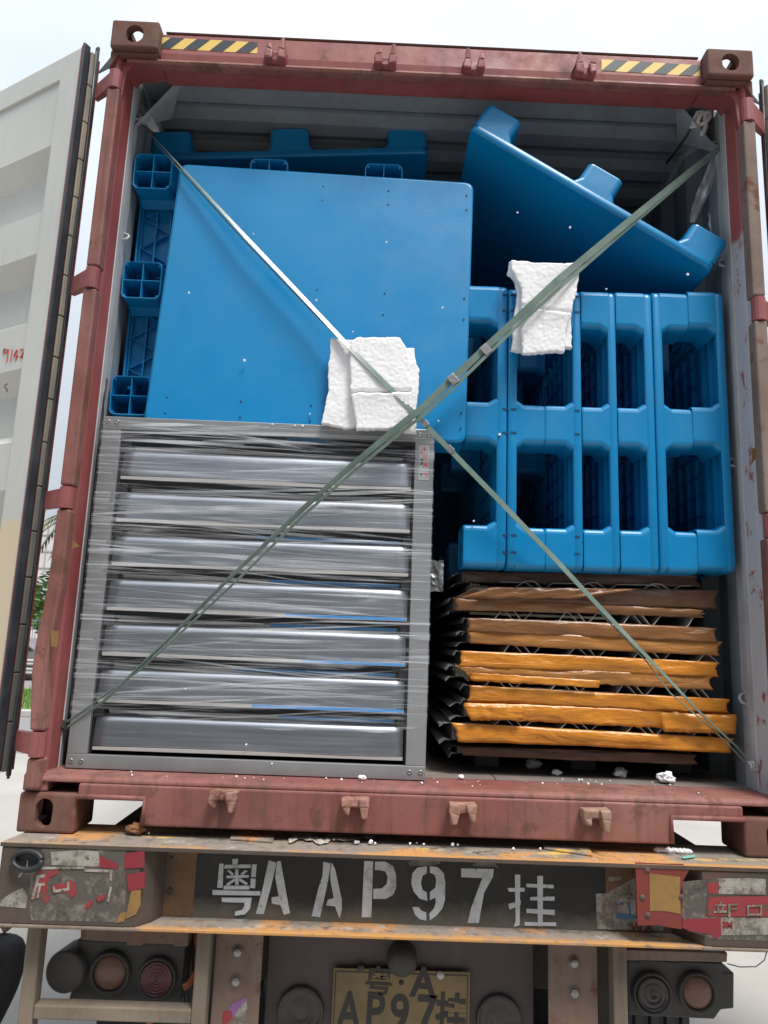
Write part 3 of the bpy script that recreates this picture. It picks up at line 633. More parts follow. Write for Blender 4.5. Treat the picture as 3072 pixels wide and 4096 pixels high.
# doors -------------------------------------------------------------
ROWS = []
def door(sx):
    A0 = Vector((sx*(1.332 if sx < 0 else 1.322), .037, 0)); ang = math.radians(30 if sx < 0 else 24)
    d = Vector((sx*math.cos(ang), math.sin(ang), 0))          # along the door away from the hinge
    n = Vector((sx*math.sin(ang), -math.cos(ang), 0))         # inner face normal
    if sx > 0: n = Vector((math.sin(ang), -math.cos(ang), 0))
    else: n = Vector((-math.sin(ang), -math.cos(ang), 0))
    up = Vector((0, 0, 1)); z0, z1 = .165, 2.80; Wd = 1.16
    D = link('door', None or bpy.data.meshes.new('e'), None, C) if False else None
    def P(u, t, z): return A0 + d*u + n*t + up*z
    def slab(name, u0, u1, t0, t1, za, zb, mat, par, bev=.003):
        bm = bmesh.new(); vs = [bm.verts.new(P(u, t, z)) for u, t, z in ((u0,t0,za),(u1,t0,za),(u1,t1,za),(u0,t1,za),(u0,t0,zb),(u1,t0,zb),(u1,t1,zb),(u0,t1,zb))]
        for f in ((0,3,2,1),(4,5,6,7),(0,1,5,4),(1,2,6,5),(2,3,7,6),(3,0,4,7)): bm.faces.new([vs[i] for i in f])
        bmesh.ops.recalc_face_normals(bm, faces=bm.faces)
        return link(name, bm_mesh(bm, name, bev), mat, par)
    # the door part itself: horizontally corrugated panel
    prof = [(z0+.10, 0), (z0+.16, 0)]; z = z0+.24; vs, fs = [], []
    rows = [(z0+.09, -.006), (z0+.2, -.006)]
    nr = 5; pz = (z1-z0-.40)/nr
    for k in range(nr):
        b = z0+.2+k*pz
        rows += [(b+.045, -.066), (b+pz*.45, -.066), (b+pz*.45+.075, -.006), (b+pz, -.006)]
    rows += [(z1-.09, -.006)]
    if sx < 0: ROWS.extend(rows)
    for zz_, t in rows:
        vs += [P(.115, t, zz_), P(Wd-.10, t, zz_)]
    for i in range(len(rows)-1): fs.append((2*i, 2*i+1, 2*i+3, 2*i+2))
    D = link('door', mesh(vs, fs), M['door_in'], C); s_ = D.modifiers.new('s', 'SOLIDIFY'); s_.thickness = .003; s_.offset = 0
    D['label'] = 'container door swung open to the %s' % ('left, cream inner side in view' if sx < 0 else 'right, seen edge on')
    slab('door_frame', 0, .115, -.072, .004, z0, z1, M['door_in'], D); slab('door_frame', Wd-.10, Wd, -.072, .004, z0, z1, M['door_in'], D)
    slab('door_frame', .115, Wd-.10, -.072, .004, z1-.10, z1, M['door_in'], D); slab('door_frame', .115, Wd-.10, -.072, .004, z0, z0+.10, M['door_in'], D)
    slab('frame_edge', -.006, -.0005, -.048, .008, z0, z1, M['red'], D, .001)
    # gasket on the hinge edge: black lip, beige ribbed strip, black outer lip
    slab('gasket', -.018, -.007, -.020, .010, z0-.01, z1+.01, M['rubber'], D, .004)
    k = 0; zz_ = z0; random.seed(3)
    first = None
    while zz_ < z1-.05:
        h_ = min(.155, z1-zz_-.01)
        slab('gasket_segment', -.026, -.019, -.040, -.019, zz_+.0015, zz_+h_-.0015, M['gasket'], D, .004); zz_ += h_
    slab('gasket_lip', -.030, -.010, -.052, -.041, z0-.015, z1+.03, M['rubber'], D, .006)
    tube('gasket_bead', [P(-.028, -.041, z0-.02+ (z1-z0+.02)*i/12) + n*(.004*math.sin(i*1.7)) for i in range(13)], .005, M['rubber'], D, 8)
    # outer skin and lock rods on the far side
    slab('outer_skin', 0, Wd, -.078, -.073, z0, z1, M['red'], D, .001)
    for u in (.32, .75):
        tube('lock_rod', [P(u, -.09, z0-.02), P(u, -.09, z1+.06)], .017, M['bolt'], D, 10)
    prism('top_flap', [P(-.05, -.11, z1-.005), P(.06, -.11, z1-.005), P(-.045, -.11, z1+.06)], n*-.004, M['rubber'], D)
    return P, D
PL, DL = door(-1); PR, DR = door(1)
# red handwriting on the left door, "9142."
def stroke(name, pts, r, mat, par):
    return tube(name, pts, r, mat, par, 5)
def onL(px, py, lift=.0015):
    """photo point on the left door's inner face plane"""
    n = Vector((-math.sin(math.radians(30)), -math.cos(math.radians(30)), 0)); A0 = Vector((-1.327, .037, 0)) + n*(-.040)
    d = RX*((px-1536)/FPX)+RY-RZ*((py-2048)/FPX); t = (A0-CAM).dot(n)/d.dot(n); p = CAM+d*t
    for k in range(4):
        rel = -.006
        for (za, ta), (zb, tb) in zip(ROWS, ROWS[1:]):
            if za <= p.z <= zb: rel = ta+(tb-ta)*(p.z-za)/(zb-za)
        B0 = Vector((-1.332, .037, 0))+n*(rel+.002); p = CAM+d*((B0-CAM).dot(n)/d.dot(n))
    return p+n*lift
bm = bmesh.new()
for st in ([(32,1400),(15,1396),(12,1412),(28,1410),(34,1398),(30,1425),(26,1448)], [(48,1398),(42,1446)], [(66,1400),(54,1425),(72,1424)], [(70,1402),(62,1444)],
           [(80,1400),(92,1396),(94,1408),(80,1432),(98,1424)], [(104,1424),(108,1428)]):
    add_tube(bm, [onL(a_+2, b_) for a_, b_ in st], .0022, 5)
link('red_handwriting', bm_mesh(bm), M['redink'], DL, 'stuff')
bm = bmesh.new(); add_tube(bm, [onL(a_, b_) for a_, b_ in ((32,1536),(22,1540),(20,1552),(30,1558),(28,1568))], .0014, 5); link('pen_mark', bm_mesh(bm), M['rope'], DL)
# orange paint marks on the posts
def patch(name, pts, y, mat, par, lift=.0008):
    P_ = [at(a, b, y=y) for a, b in pts]; return prism(name, P_, (0, -lift, 0), mat, par)
patch('yellow_marking', [(284,2152),(318,2184),(286,2196)], .028, M['refl_amber'], C)
patch('yellow_marking', [(203,2520),(236,2524),(230,2588),(204,2586)], -.019, M['refl_amber'], C)
patch('yellow_marking', [(3004,1788),(3040,1806),(3008,1856)], .030, M['refl_amber'], C)

# =================================================================== PALLETS
# local pallet: u, v in the deck plane (0..PL_), w = 0 at the deck's upper face, PH at the feet's ends
PLN = 1.08; PH = .137; FT = .155
def rrect(x0, x1, y0, y1, r, n=4):
    pts = []
    for cx_, cy_, a0 in ((x1-r, y1-r, 0), (x0+r, y1-r, 90), (x0+r, y0+r, 180), (x1-r, y0+r, 270)):
        for k in range(n+1):
            a_ = math.radians(a0+90*k/n); pts.append((cx_+r*math.cos(a_), cy_+r*math.sin(a_)))
    return pts
def loft(bm, loops):
    rs = [[bm.verts.new(p) for p in L] for L in loops]; n = len(rs[0])
    for i in range(len(rs)-1):
        for k in range(n): bm.faces.new((rs[i][k], rs[i][(k+1) % n], rs[i+1][(k+1) % n], rs[i+1][k]))
    return rs
def L3(pts, w_): return [(a, b, w_) for a, b in pts]
def pallet_meshes():
    bm = bmesh.new(); r = .028; Q = PLN
    lo = []
    for ins, w_ in ((.010, 0), (.003, .002), (0, .008), (0, .030), (.004, .034)): lo.append(L3(rrect(ins, Q-ins, ins, Q-ins, r), w_))
    for ins, w_ in ((.008, .034), (.008, .012)): lo.append(L3(rrect(ins, Q-ins, ins, Q-ins, r), w_))
    rs = loft(bm, lo); bm.faces.new(rs[0][::-1]); bm.faces.new(rs[-1])
    bmesh.ops.recalc_face_normals(bm, faces=bm.faces)
    deck = bpy.data.meshes.new('deck'); bm.to_mesh(deck); bm.free()
    for p in deck.polygons: p.use_smooth = len(p.vertices) == 4
    feet = {}
    cs = [0, (Q-FT)/2, Q-FT]
    for i, u in enumerate(cs):
        for j, v in enumerate(cs):
            bm = bmesh.new(); fl = .022
            e = [fl if i > 0 else 0, fl if i < 2 else 0, fl if j > 0 else 0, fl if j < 2 else 0]
            def R_(k, ins, w_, rr=.022): return L3(rrect(u-e[0]*k+ins, u+FT+e[1]*k-ins, v-e[2]*k+ins, v+FT+e[3]*k-ins, rr), w_)
            lo = [R_(1, .0005, .030), R_(0, .0005, .062), R_(0, .001, .130), R_(0, .002, .135), R_(0, .0035, PH), R_(0, .006, PH-.001), R_(0, .006, .034)]
            rs = loft(bm, lo)
            mu, mv = u+FT/2, v+FT/2
            add_box(bm, (mu-.0015, v+.005, .02), (mu+.0015, v+FT-.005, PH-.003)); add_box(bm, (u+.005, mv-.0015, .02), (u+FT-.005, mv+.0015, PH-.0035))
            for su in (0, 1):
                for sv in (0, 1):
                    a_, b_ = u+.015+su*(FT-.030), v+.015+sv*(FT-.030); add_tube(bm, [(a_, b_, .03), (a_, b_, PH-.004)], .0045, 6)
            bmesh.ops.recalc_face_normals(bm, faces=bm.faces)
            me = bpy.data.meshes.new('foot'); bm.to_mesh(me); bm.free(); feet[i, j] = me
            me.materials.append(M['blue'])
    # ribs under the deck
    bm = bmesh.new(); wa, wb = .011, .033
    def bar(p, q, th=.003, w1=wb):
        p, q = Vector(p), Vector(q); d = (q-p).normalized(); s_ = Vector((-d.y, d.x))*th/2
        pts = [(p.x+s_.x, p.y+s_.y, wa), (q.x+s_.x, q.y+s_.y, wa), (q.x-s_.x, q.y-s_.y, wa), (p.x-s_.x, p.y-s_.y, wa)]; add_prism(bm, pts, (0, 0, w1-wa))
    for t in (.045, .095, .11):
        for z in (t, (Q/2)-FT/2+t-.0, Q-FT+t-.0):
            pass
    for c in (.020, .078, .135, .48, .54, .60, .945, 1.002, 1.060):
        bar((c, .012), (c, Q-.012), .006 if c in (.078, .54, 1.002) else .003); bar((.012, c), (Q-.012, c), .006 if c in (.078, .54, 1.002) else .0031, wb-.0006)
    for base in (.078, .54, 1.002):
        for k in range(16):
            a_ = .03+k*.064; s1 = .055 if k % 2 else -.055
            bar((base-s1 if abs(base-s1-.5) < .48 else base, a_), (base+s1 if abs(base+s1-.5) < .53 else base, a_+.064), .0025, wb-.002)
    for a_, b_ in ((.165,.47),(.61,.93)):
        for k in range(5):
            t = a_+(b_-a_)*k/4; bar((t, .16), (t, Q-.16), .0025, wb-.006); bar((.16, t), (Q-.16, t), .0026, wb-.0065)
    bmesh.ops.recalc_face_normals(bm, faces=bm.faces)
    ribs = bpy.data.meshes.new('ribs'); bm.to_mesh(ribs); bm.free()
    deck.materials.append(M['blue']); deck2 = deck.copy(); deck2.materials.clear(); deck2.materials.append(M['blue_deck']); ribs.materials.append(M['blue'])
    return deck, deck2, feet, ribs
DECK, DECK2, FEET, RIBS = pallet_meshes()
def pallet(label, O, u, v, su=1.0, sv=1.0, tex=False, group='blue plastic pallets', flip=False):
    """O = deck corner, u / v edge directions, feet point along u x v (or against it when flip)"""
    u = Vector(u).normalized(); v = Vector(v); v = (v-u*v.dot(u)).normalized(); w_ = u.cross(v) * (-1 if flip else 1)
    root = thing('plastic_pallet', label, 'pallet', (0, 0, 0), group); root['_local'] = 1
    O = Vector(O)
    root.matrix_basis = Matrix(((u.x*su, v.x*sv, w_.x, O.x), (u.y*su, v.y*sv, w_.y, O.y), (u.z*su, v.z*sv, w_.z, O.z), (0, 0, 0, 1)))
    def pc(nm, me):
        o = bpy.data.objects.new(nm, me); col.objects.link(o); o.parent = root; return o
    pc('deck', DECK2 if tex else DECK); pc('rib_lattice', RIBS)
    for k in FEET: pc('foot', FEET[k])
    return root

# front pallet, deck towards the camera, standing on the fan
BR = at(1862, 1772, y=.112); TR = at(1884, 728, y=.175)
BL = at(603, 1672, y=.112); TLc = at(708, 652, y=.175)
upv = (TR-BR); wid = (TR-TLc)
O_ = BR - wid.normalized()*wid.length
O_ = Vector((TLc.x, BR.y, 0)); O_.z = BR.z + (TLc.z-TR.z)
P_front = pallet('upright flat pallet with its textured deck facing out above the louvred fan', TLc - upv, wid, upv, wid.length/PLN, upv.length/PLN, True, flip=True)
# feet must point away from the camera: u x v = +x x +z = -y, flipped -> +y
bm = bmesh.new()
for px, py in ((1028,728),(1024,784),(1293,746),(1289,802),(1554,762),(1553,818),(1866,781),(1866,838),(744,764),(1269,1159),(1538,1174),(1532,1259),(1857,1193),(1855,1277),(709,1126),(702,1210),(998,1143),(990,1227),(667,1590),(660,1653),(964,1606),(960,1669),(1244,1622),(1240,1684),(1845,1652),(1842,1713)):
    f = (py-1700)/-1000; yy = .112+(.175-.112)*min(1, max(0, f)); c = at(px, py, y=yy-.001)
    for k in range(3): add_tube(bm, [c+Vector((0,-.0006-.0002*k,0)), c+Vector((0,.001,0))], .0034-.0003*k, 8) if k == 0 else None
o_ = link('screw_hole', bm_mesh(bm), M['black'], None, 'stuff'); o_.parent = P_front; o_.matrix_parent_inverse = P_front.matrix_basis.inverted()
# nested pallet behind with its feet towards the camera
yF = .205; s_b = 1.075/PLN
ctr = at(570, 1120, y=yF)              # centre of the left middle foot
fx, fz = ctr.x, ctr.z
P_back = pallet('pallet standing behind the big flat one, its open foot cells facing out on the left', Vector((fx-.0775, yF+PH, fz-PLN/2)), (1, 0, .004), (0, 0, 1), .985, 1.0)
# upside down pallet lying high at the back under the roof
Rr = at(1712, 612, y=.44); Lr = at(600, 640, y=.44)
u = (Rr-Lr)
P_up = pallet('upside down pallet lying high at the back under the roof, feet up', Lr, u, (0, 1, 0), u.length/PLN, 1.0)
# pallets that carry it (standing behind the front pair)
pallet('pallet standing hidden behind the front pair, below the upside down one', (-1.10, .50, 1.50), (1, 0, 0), (0, 0, 1), 1, 1, flip=True)
# tilted pallet top right
T0 = at(1880, 512, y=.115); T1 = at(2849, 1080, y=.115)
u = T1-T0
P_tilt = pallet('pallet leaning diagonally across the upper right corner with three feet up', T0, u, (0, 1, 0), u.length/PLN, 1.0)
# right: seven pallets on edge, nested in pairs
XB = [.163, .3165, .454, .5905, .722, .860, .998, 1.133]
k_ = 1.8517
SP = []
def spal(x_feet, x_deck, z0, z1, label):
    O = Vector((x_deck, .15, z0)); L_ = z1-z0
    # u = up (0,0,1); v = into the container (0,1,0); u x v = -x : feet to -x ; flip for +x
    thick = abs(x_deck-x_feet)
    r = pallet(label, O, (0, 0, 1), (0, 1, 0), L_/PLN, 1.0, flip=(x_feet > x_deck), group='blue pallets standing on edge at the right')
    m_ = r.matrix_basis.copy(); sc_ = thick/PH
    for i in range(3): m_[i][2] *= sc_
    r.matrix_basis = m_; SP.append(r)
    return r
spal(XB[0], XB[1]-.001, .888, 1.962, 'leftmost of the upright pallets at right, its open side towards the dark gap')
spal(XB[2], XB[1]+.001, .887, 1.955, 'second upright pallet from the left at right, feet turned to the right')
spal(XB[2]+.001, XB[3], .888, 1.957, 'third upright pallet from the left, facing the feet of the second, right of the foam')
spal(XB[3]+.001, XB[4], .889, 1.958, 'fourth upright pallet from the left, first of the two narrow windowed ones')
spal(XB[4]+.001, XB[5], .891, 1.961, 'fifth upright pallet from the left, second of the two narrow windowed ones')
spal(XB[6], XB[5]+.002, .894, 1.966, 'sixth upright pallet from the left, feet turned right towards the last one')
spal(XB[6]+.001, XB[7], .906, 1.977, 'last upright pallet on the right, sitting slightly higher next to the post')
# small clip slots on the left pallets' side faces
def slots(P_, px0, px1, ys_):
    me = None
    for py in ys_:
        a_, b_ = at(px0, py, y=.1494), at(px1, py, y=.1494); bm = bmesh.new(); add_box(bm, (a_.x, .1486, a_.z-.0035), (b_.x, .1499, a_.z+.0035))
        o = link('clip_slot', bm_mesh(bm), M['slot'], None); o.parent = P_; o.matrix_parent_inverse = P_.matrix_basis.inverted()
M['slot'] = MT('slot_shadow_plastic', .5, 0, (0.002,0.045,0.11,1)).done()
YS = (1180, 1242, 1636, 1730, 2141, 2209)
slots(SP[0], 2010, 2033, YS); slots(SP[1], 2043, 2066, YS); slots(SP[2], 2299, 2319, [y_+6 for y_ in YS])

# second row of pallets deeper inside, closing the dark of the load
for i in range(3):
    pallet(['dim pallet standing deep inside behind the dark gap', 'dim pallet deep inside left of the centre', 'dim pallet deep inside near the right wall'][i],
           (-1.10+i*.78-.0, 1.75+.15*(i % 2), .19), (1, 0, 0), (0, 0, 1), 1, 2.0 if i < 2 else 1.6, flip=True, group='dim pallets deep inside')

# =================================================================== FAN (louvred shutter)
yf = .10
FTL, FTR, FBL, FBR = at(416,1668,y=yf), at(1738,1745,y=yf), at(262,3075,y=yf), at(1697,3115,y=yf)
FX0, FX1, FZ0, FZ1 = -1.127, .046, .1765, 1.368
fan = thing('exhaust_fan', 'square galvanised exhaust fan with seven louvres wrapped in stretch film', 'fan', (-.54, yf, FZ0))
sw = .066
box('side_flange', (FX0, yf, FZ0+.045), (FX0+sw, yf+.018, FZ1-.047), M['steel_frame'], fan, .002)
box('side_flange', (FX1-sw, yf, FZ0+.045), (FX1, yf+.018, FZ1-.047), M['steel_frame'], fan, .002)
box('bottom_flange', (FX0, yf-.0015, FZ0), (FX1, yf+.018, FZ0+.0445), M['steel_frame'], fan, .002)
box('top_flange', (FX0, yf-.0015, FZ1-.0465), (FX1, yf+.018, FZ1), M['steel_frame'], fan, .002)
for a_ in ((FX0, FX0+.003), (FX1-.003, FX1)): box('housing_side', (a_[0], yf+.019, FZ0), (a_[1], yf+.40, FZ1-.004), M['steel_frame'], fan)
box('housing_top', (FX0+.0035, yf+.019, FZ1-.0035), (FX1-.0035, yf+.40, FZ1-.0005), M['steel_frame'], fan)
box('housing_bottom', (FX0+.0035, yf+.019, FZ0+.0005), (FX1-.0035, yf+.40, FZ0+.004), M['steel_frame'], fan)
box('back_board', (FX0+.01, yf+.13, FZ0+.01), (FX1-.01, yf+.135, FZ1-.01), M['black'], fan)
for xx in (FX0+sw+.001, FX1-sw-.006): box('inner_jamb', (xx, yf+.02, FZ0+.046), (xx+.005, yf+.12, FZ1-.048), M['black'], fan)
for (x, z) in ((FX0+.018, FZ1-.02), (FX0+.050, FZ1-.02), (FX1-.018, FZ1-.022), (FX1-.05, FZ1-.022), (FX0+.016, FZ0+.022), (FX0+.05, FZ0+.022), (FX1-.016, FZ0+.024), (FX1-.052, FZ0+.024)):
    lathe('rivet', (x, yf-.0015, z), (0,-1,0), [(.0085,0),(.008,.0018),(.0045,.0024),(.0035,.001),(0,.0012)], M['bolt'], fan, 16)
# blades: highlight (bend) heights measured in the photo at the left and right end
HL_L = [1812, 1982, 2155, 2330, 2512, 2692, 2884]
bx0, bx1 = FX0+sw+.012, FX1-sw-.010
def zat(px, py): return at(px, py, y=yf+.01).z
zs = [zat(470, v) for v in HL_L]
pit = sum(zs[i]-zs[i+1] for i in range(6))/6
for i in range(7):
    zb = zs[0]-(zs[0]-zs[6])*i/6
    h_face = pit*.53
    # profile (y, z): top hem, slope forward, rolled bend, face, hem
    pr = [(yf+a_, zb+b_) for a_, b_ in ((.047,.034),(.049,.020),(.047,.019),(.038,.0155),(.027,.0115),(.0235,.0085),(.0195,.002),(.0172,-.006),(.0166,-.011),(.0163,-.0135),(.0125,-h_face*.6),(.0088,-h_face+.003),(.0085,-h_face))]
    vs, fs = [], []
    for k in range(25):
        x = bx0+(bx1-bx0)*k/24
        for a_, b_ in pr: vs.append((x, a_+.0015*math.sin(x*7+i*2.1), b_+.0008*math.sin(x*5+i)))
    n = len(pr)
    for k in range(24):
        for j in range(n-1): fs.append((k*n+j, k*n+n+j, k*n+n+j+1, k*n+j+1))
    bl = link('louvre_blade', mesh(vs, fs), M['steel'], fan, smooth=True); s_ = bl.modifiers.new('s', 'SOLIDIFY'); s_.thickness = .0012; s_.offset = -1
    zh = zb-h_face
    prism('bottom_hem', [(bx0, yf+.0075, zh-.0006), (bx0, yf+.0070, zh-.0125), (bx0, yf+.011, zh-.0135), (bx0, yf+.012, zh-.001)], (bx1-bx0, 0, 0), M['hem'], bl, .001)
    prism('top_hem', [(bx0+.03, yf+.045, zb+.034), (bx0+.03, yf+.0445, zb+.022), (bx0+.03, yf+.049, zb+.0205), (bx0+.03, yf+.050, zb+.035)], (bx1-bx0-.06, 0, 0), M['hem'], bl, .001)
    if i >= 2:  # flat blue strips along the right part of the hems
        xs = bx0+(bx1-bx0)*random.uniform(.42, .62)
        box('blue_hem_strip', (xs, yf+.0432, zb+.0225), (bx1-.031, yf+.0441, zb+.0335), M['bluestrip'], bl)
    if 3 <= i < 6:
        xs = bx0+(bx1-bx0)*random.uniform(.5, .75)
        box('blue_hem_strip', (xs, yf+.0060, zh-.0115), (bx1-.002, yf+.0069, zh-.002), M['bluestrip'], bl)
    if i > 0 or True:
        for xx in (bx0-.010, bx1-.022):
            box('blade_clip', (xx, yf+.021, zb+.008), (xx+.032, yf+.043, zb+.050), M['black'], fan, .003)
# warning sticker
sx0 = FX1-.052; stz = FZ1-.060
stk = box('warning_sticker', (sx0, yf-.0012, stz-.125), (sx0+.036, yf-.0002, stz), M['stk_white'], fan)
stk.data.materials.clear(); a = MT('clear_silver_label', .3, .3, (0.50,0.50,0.52,1)); a.mix(a.noise(50), (0.44,0.44,0.46,1)); stk.data.materials.append(a.done())
tri = [(sx0+.018, stz-.004), (sx0+.032, stz-.028), (sx0+.004, stz-.028)]
for k in range(3):
    p, q = tri[k], tri[(k+1) % 3]; tube('triangle_edge', [(p[0], yf-.0016, p[1]), (q[0], yf-.0016, q[1])], .0012, M['redink'], stk, 5)
tube('arrow_mark', [(sx0+.018, yf-.0016, stz-.011), (sx0+.018, yf-.0016, stz-.024)], .0014, M['ink'], stk, 5)
fake_text('注', .022, M['redink'], 'red_character', stk, FACE((sx0+.024, yf-.0016, stz-.045), 0, 1, 1), .0006, .0003)
fake_text('意', .022, M['redink'], 'red_character', stk, FACE((sx0+.024, yf-.0016, stz-.070), 0, 1, 1), .0006, .0003)
fake_text('转向', .012, M['ink'], 'black_character', stk, FACE((sx0+.009, yf-.0016, stz-.060), math.radians(90), 1, 1), .0003, .0003)
fake_text('下', .020, M['redink'], 'red_character', stk, FACE((sx0+.026, yf-.0016, stz-.110), 0, 1, 1), .0006, .0003)
fake_text('↑', .018, M['ink'], 'black_character', stk, FACE((sx0+.010, yf-.0016, stz-.108), 0, 1, 1), .0003, .0003)
# stretch film over the front
vs, fs = [], []; nx, nz = 90, 70
fx0, fx1, fz0, fz1 = FX0-.003, FX1+.003, zs[6]+.012, FZ1-.004
for j in range(nz+1):
    for i in range(nx+1):
        x = fx0+(fx1-fx0)*i/nx; f = j/nz; lowz = fz0+.016*math.sin(x*5)+.01*math.sin(x*17)
        z = lowz+(fz1-lowz)*f
        inn = min(1, min(x-fx0, fx1-x)/.07)
        y = yf-.004+.008*inn*(.5+.5*noise.noise(Vector((x*2.5, z*26+x*3, 0))))-.002*abs(noise.noise(Vector((x*4, z*60-x*6, 4))))
        vs.append((x, y, z))
for j in range(nz):
    for i in range(nx): a_ = j*(nx+1)+i; fs.append((a_, a_+1, a_+nx+2, a_+nx+1))
link('stretch_film', mesh(vs, fs), M['film'], fan, smooth=True)
# folds and strands of the film
bm = bmesh.new(); random.seed(5)
bands = [(z, random.choice((-1, 1))) for z in [fz0+(fz1-fz0)*k/11 for k in range(12)]]
for i in range(115):
    bz, sg = random.choice(bands); zc = bz+random.gauss(0, .03); slope = sg*abs(random.gauss(.05, .05))
    L_ = random.choice((random.uniform(.15, .5), random.uniform(.5, 1.17), 1.17)); xa = random.uniform(fx0, fx1-L_) if L_ < 1.17 else fx0; xb = min(fx1, xa+L_)
    wd = abs(random.gauss(.0, .0013))+.0004 if i % 6 else random.uniform(.002, .006)
    sag = random.uniform(-.006, .006); prev = None; n = 10
    za = zc-slope*.55
    for k in range(n+1):
        f = k/n; x = xa+(xb-xa)*f; z = za+slope*(x-fx0)+sag*math.sin(f*math.pi)
        if z > fz1 or z < fz0-.005: prev = None; continue
        t = wd*(.25+math.sin(f*math.pi)); y = yf-.0045-random.uniform(0, .0008)
        cur = (bm.verts.new((x, y, z-t)), bm.verts.new((x, y-.0012, z+t)))
        if prev: bm.faces.new((prev[0], cur[0], cur[1], prev[1]))
        prev = cur
link('film_fold', bm_mesh(bm), M['strand'], fan, 'stuff', smooth=True)
# tuft of film at the right edge of the fan
vs, fs = [], []
for j in range(10):
    for i in range(6):
        x = FX1+.002+i*.009; z = .905-j*.012; vs.append((x, yf+.03+.012*noise.noise(Vector((x*60, z*60, 0))), z+.006*noise.noise(Vector((x*50, z*40, 3)))))
for j in range(9):
    for i in range(5): a_ = j*6+i; fs.append((a_, a_+1, a_+7, a_+6))
link('film_tuft', mesh(vs, fs), M['wisp'], fan)

# =================================================================== PANEL STACK
def lerp(a_, b_, t): return a_+(b_-a_)*t
def pyat(tb, x):        # tb: list of (px, py)
    for (x0, y0), (x1, y1) in zip(tb, tb[1:]):
        if x <= x1 or (x1, y1) == tb[-1]: return lerp(y0, y1, (x-x0)/(x1-x0))
    return tb[-1][1]
YP = .205
panels = [
 # name, top line, bottom line, tape, up-ribs?, label
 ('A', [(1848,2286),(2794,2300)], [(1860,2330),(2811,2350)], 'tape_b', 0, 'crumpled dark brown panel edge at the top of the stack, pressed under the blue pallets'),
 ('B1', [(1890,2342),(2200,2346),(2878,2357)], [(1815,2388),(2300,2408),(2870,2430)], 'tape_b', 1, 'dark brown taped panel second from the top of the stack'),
 ('B2', [(1812,2389),(2300,2409),(2820,2437)], [(1822,2446),(2300,2455),(2816,2476)], 'tape_m', 0, 'brown taped panel third from the top, creased and shiny at the right'),
 ('C', [(1869,2468),(2300,2482),(2867,2509)], [(1869,2522),(2300,2538),(2876,2566)], 'tape_m', 1, 'brown taped panel fourth from the top, above the first lighter one'),
 ('D', [(1868,2524),(2300,2540),(2892,2568)], [(1877,2576),(2300,2600),(2877,2627)], 'tape_m2', 0, 'tan brown taped panel in the middle, fifth from the top'),
 ('E', [(1842,2600),(2300,2618),(2874,2646)], [(1834,2662),(2300,2678),(2878,2704)], 'tape_o', 1, 'orange taped panel in the middle of the stack, first of the orange ones'),
 ('F', [(1820,2663),(2300,2680),(2850,2706)], [(1880,2716),(2300,2738),(2853,2764)], 'tape_m2', 0, 'seventh panel from the top, orange at left and brown at right'),
 ('G', [(1878,2738),(2300,2762),(2921,2794)], [(1868,2800),(2300,2818),(2918,2850)], 'tape_o', 1, 'orange taped panel third from the bottom, folds running along it'),
 ('H', [(1856,2812),(2100,2818),(2947,2858)], [(1882,2876),(2300,2900),(2944,2930)], 'tape_o', 0, 'bright orange taped panel with a ragged lower edge, second lowest taped one'),
 ('I', [(1806,2888),(2300,2915),(2938,2951)], [(1830,2966),(2300,2982),(2924,3011)], 'tape_o', 1, 'widest orange taped panel, the lowest lit one of the stack'),
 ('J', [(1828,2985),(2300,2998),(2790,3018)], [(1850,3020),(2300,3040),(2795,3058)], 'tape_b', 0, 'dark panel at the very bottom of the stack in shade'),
]
M['tape_m2'] = tape('tan_brown_tape', (0.33,0.145,0.042,1), (0.40,0.18,0.05,1))
pn = {}
a = MT('shaded_panel_lip', .5, .3, (0.22,0.225,0.23,1)); a.mix(a.noise(12, 6), (0.12,0.12,0.125,1)); M['lip'] = a.done()  # sheet metal coloured darker, so the lips look sunk in shade
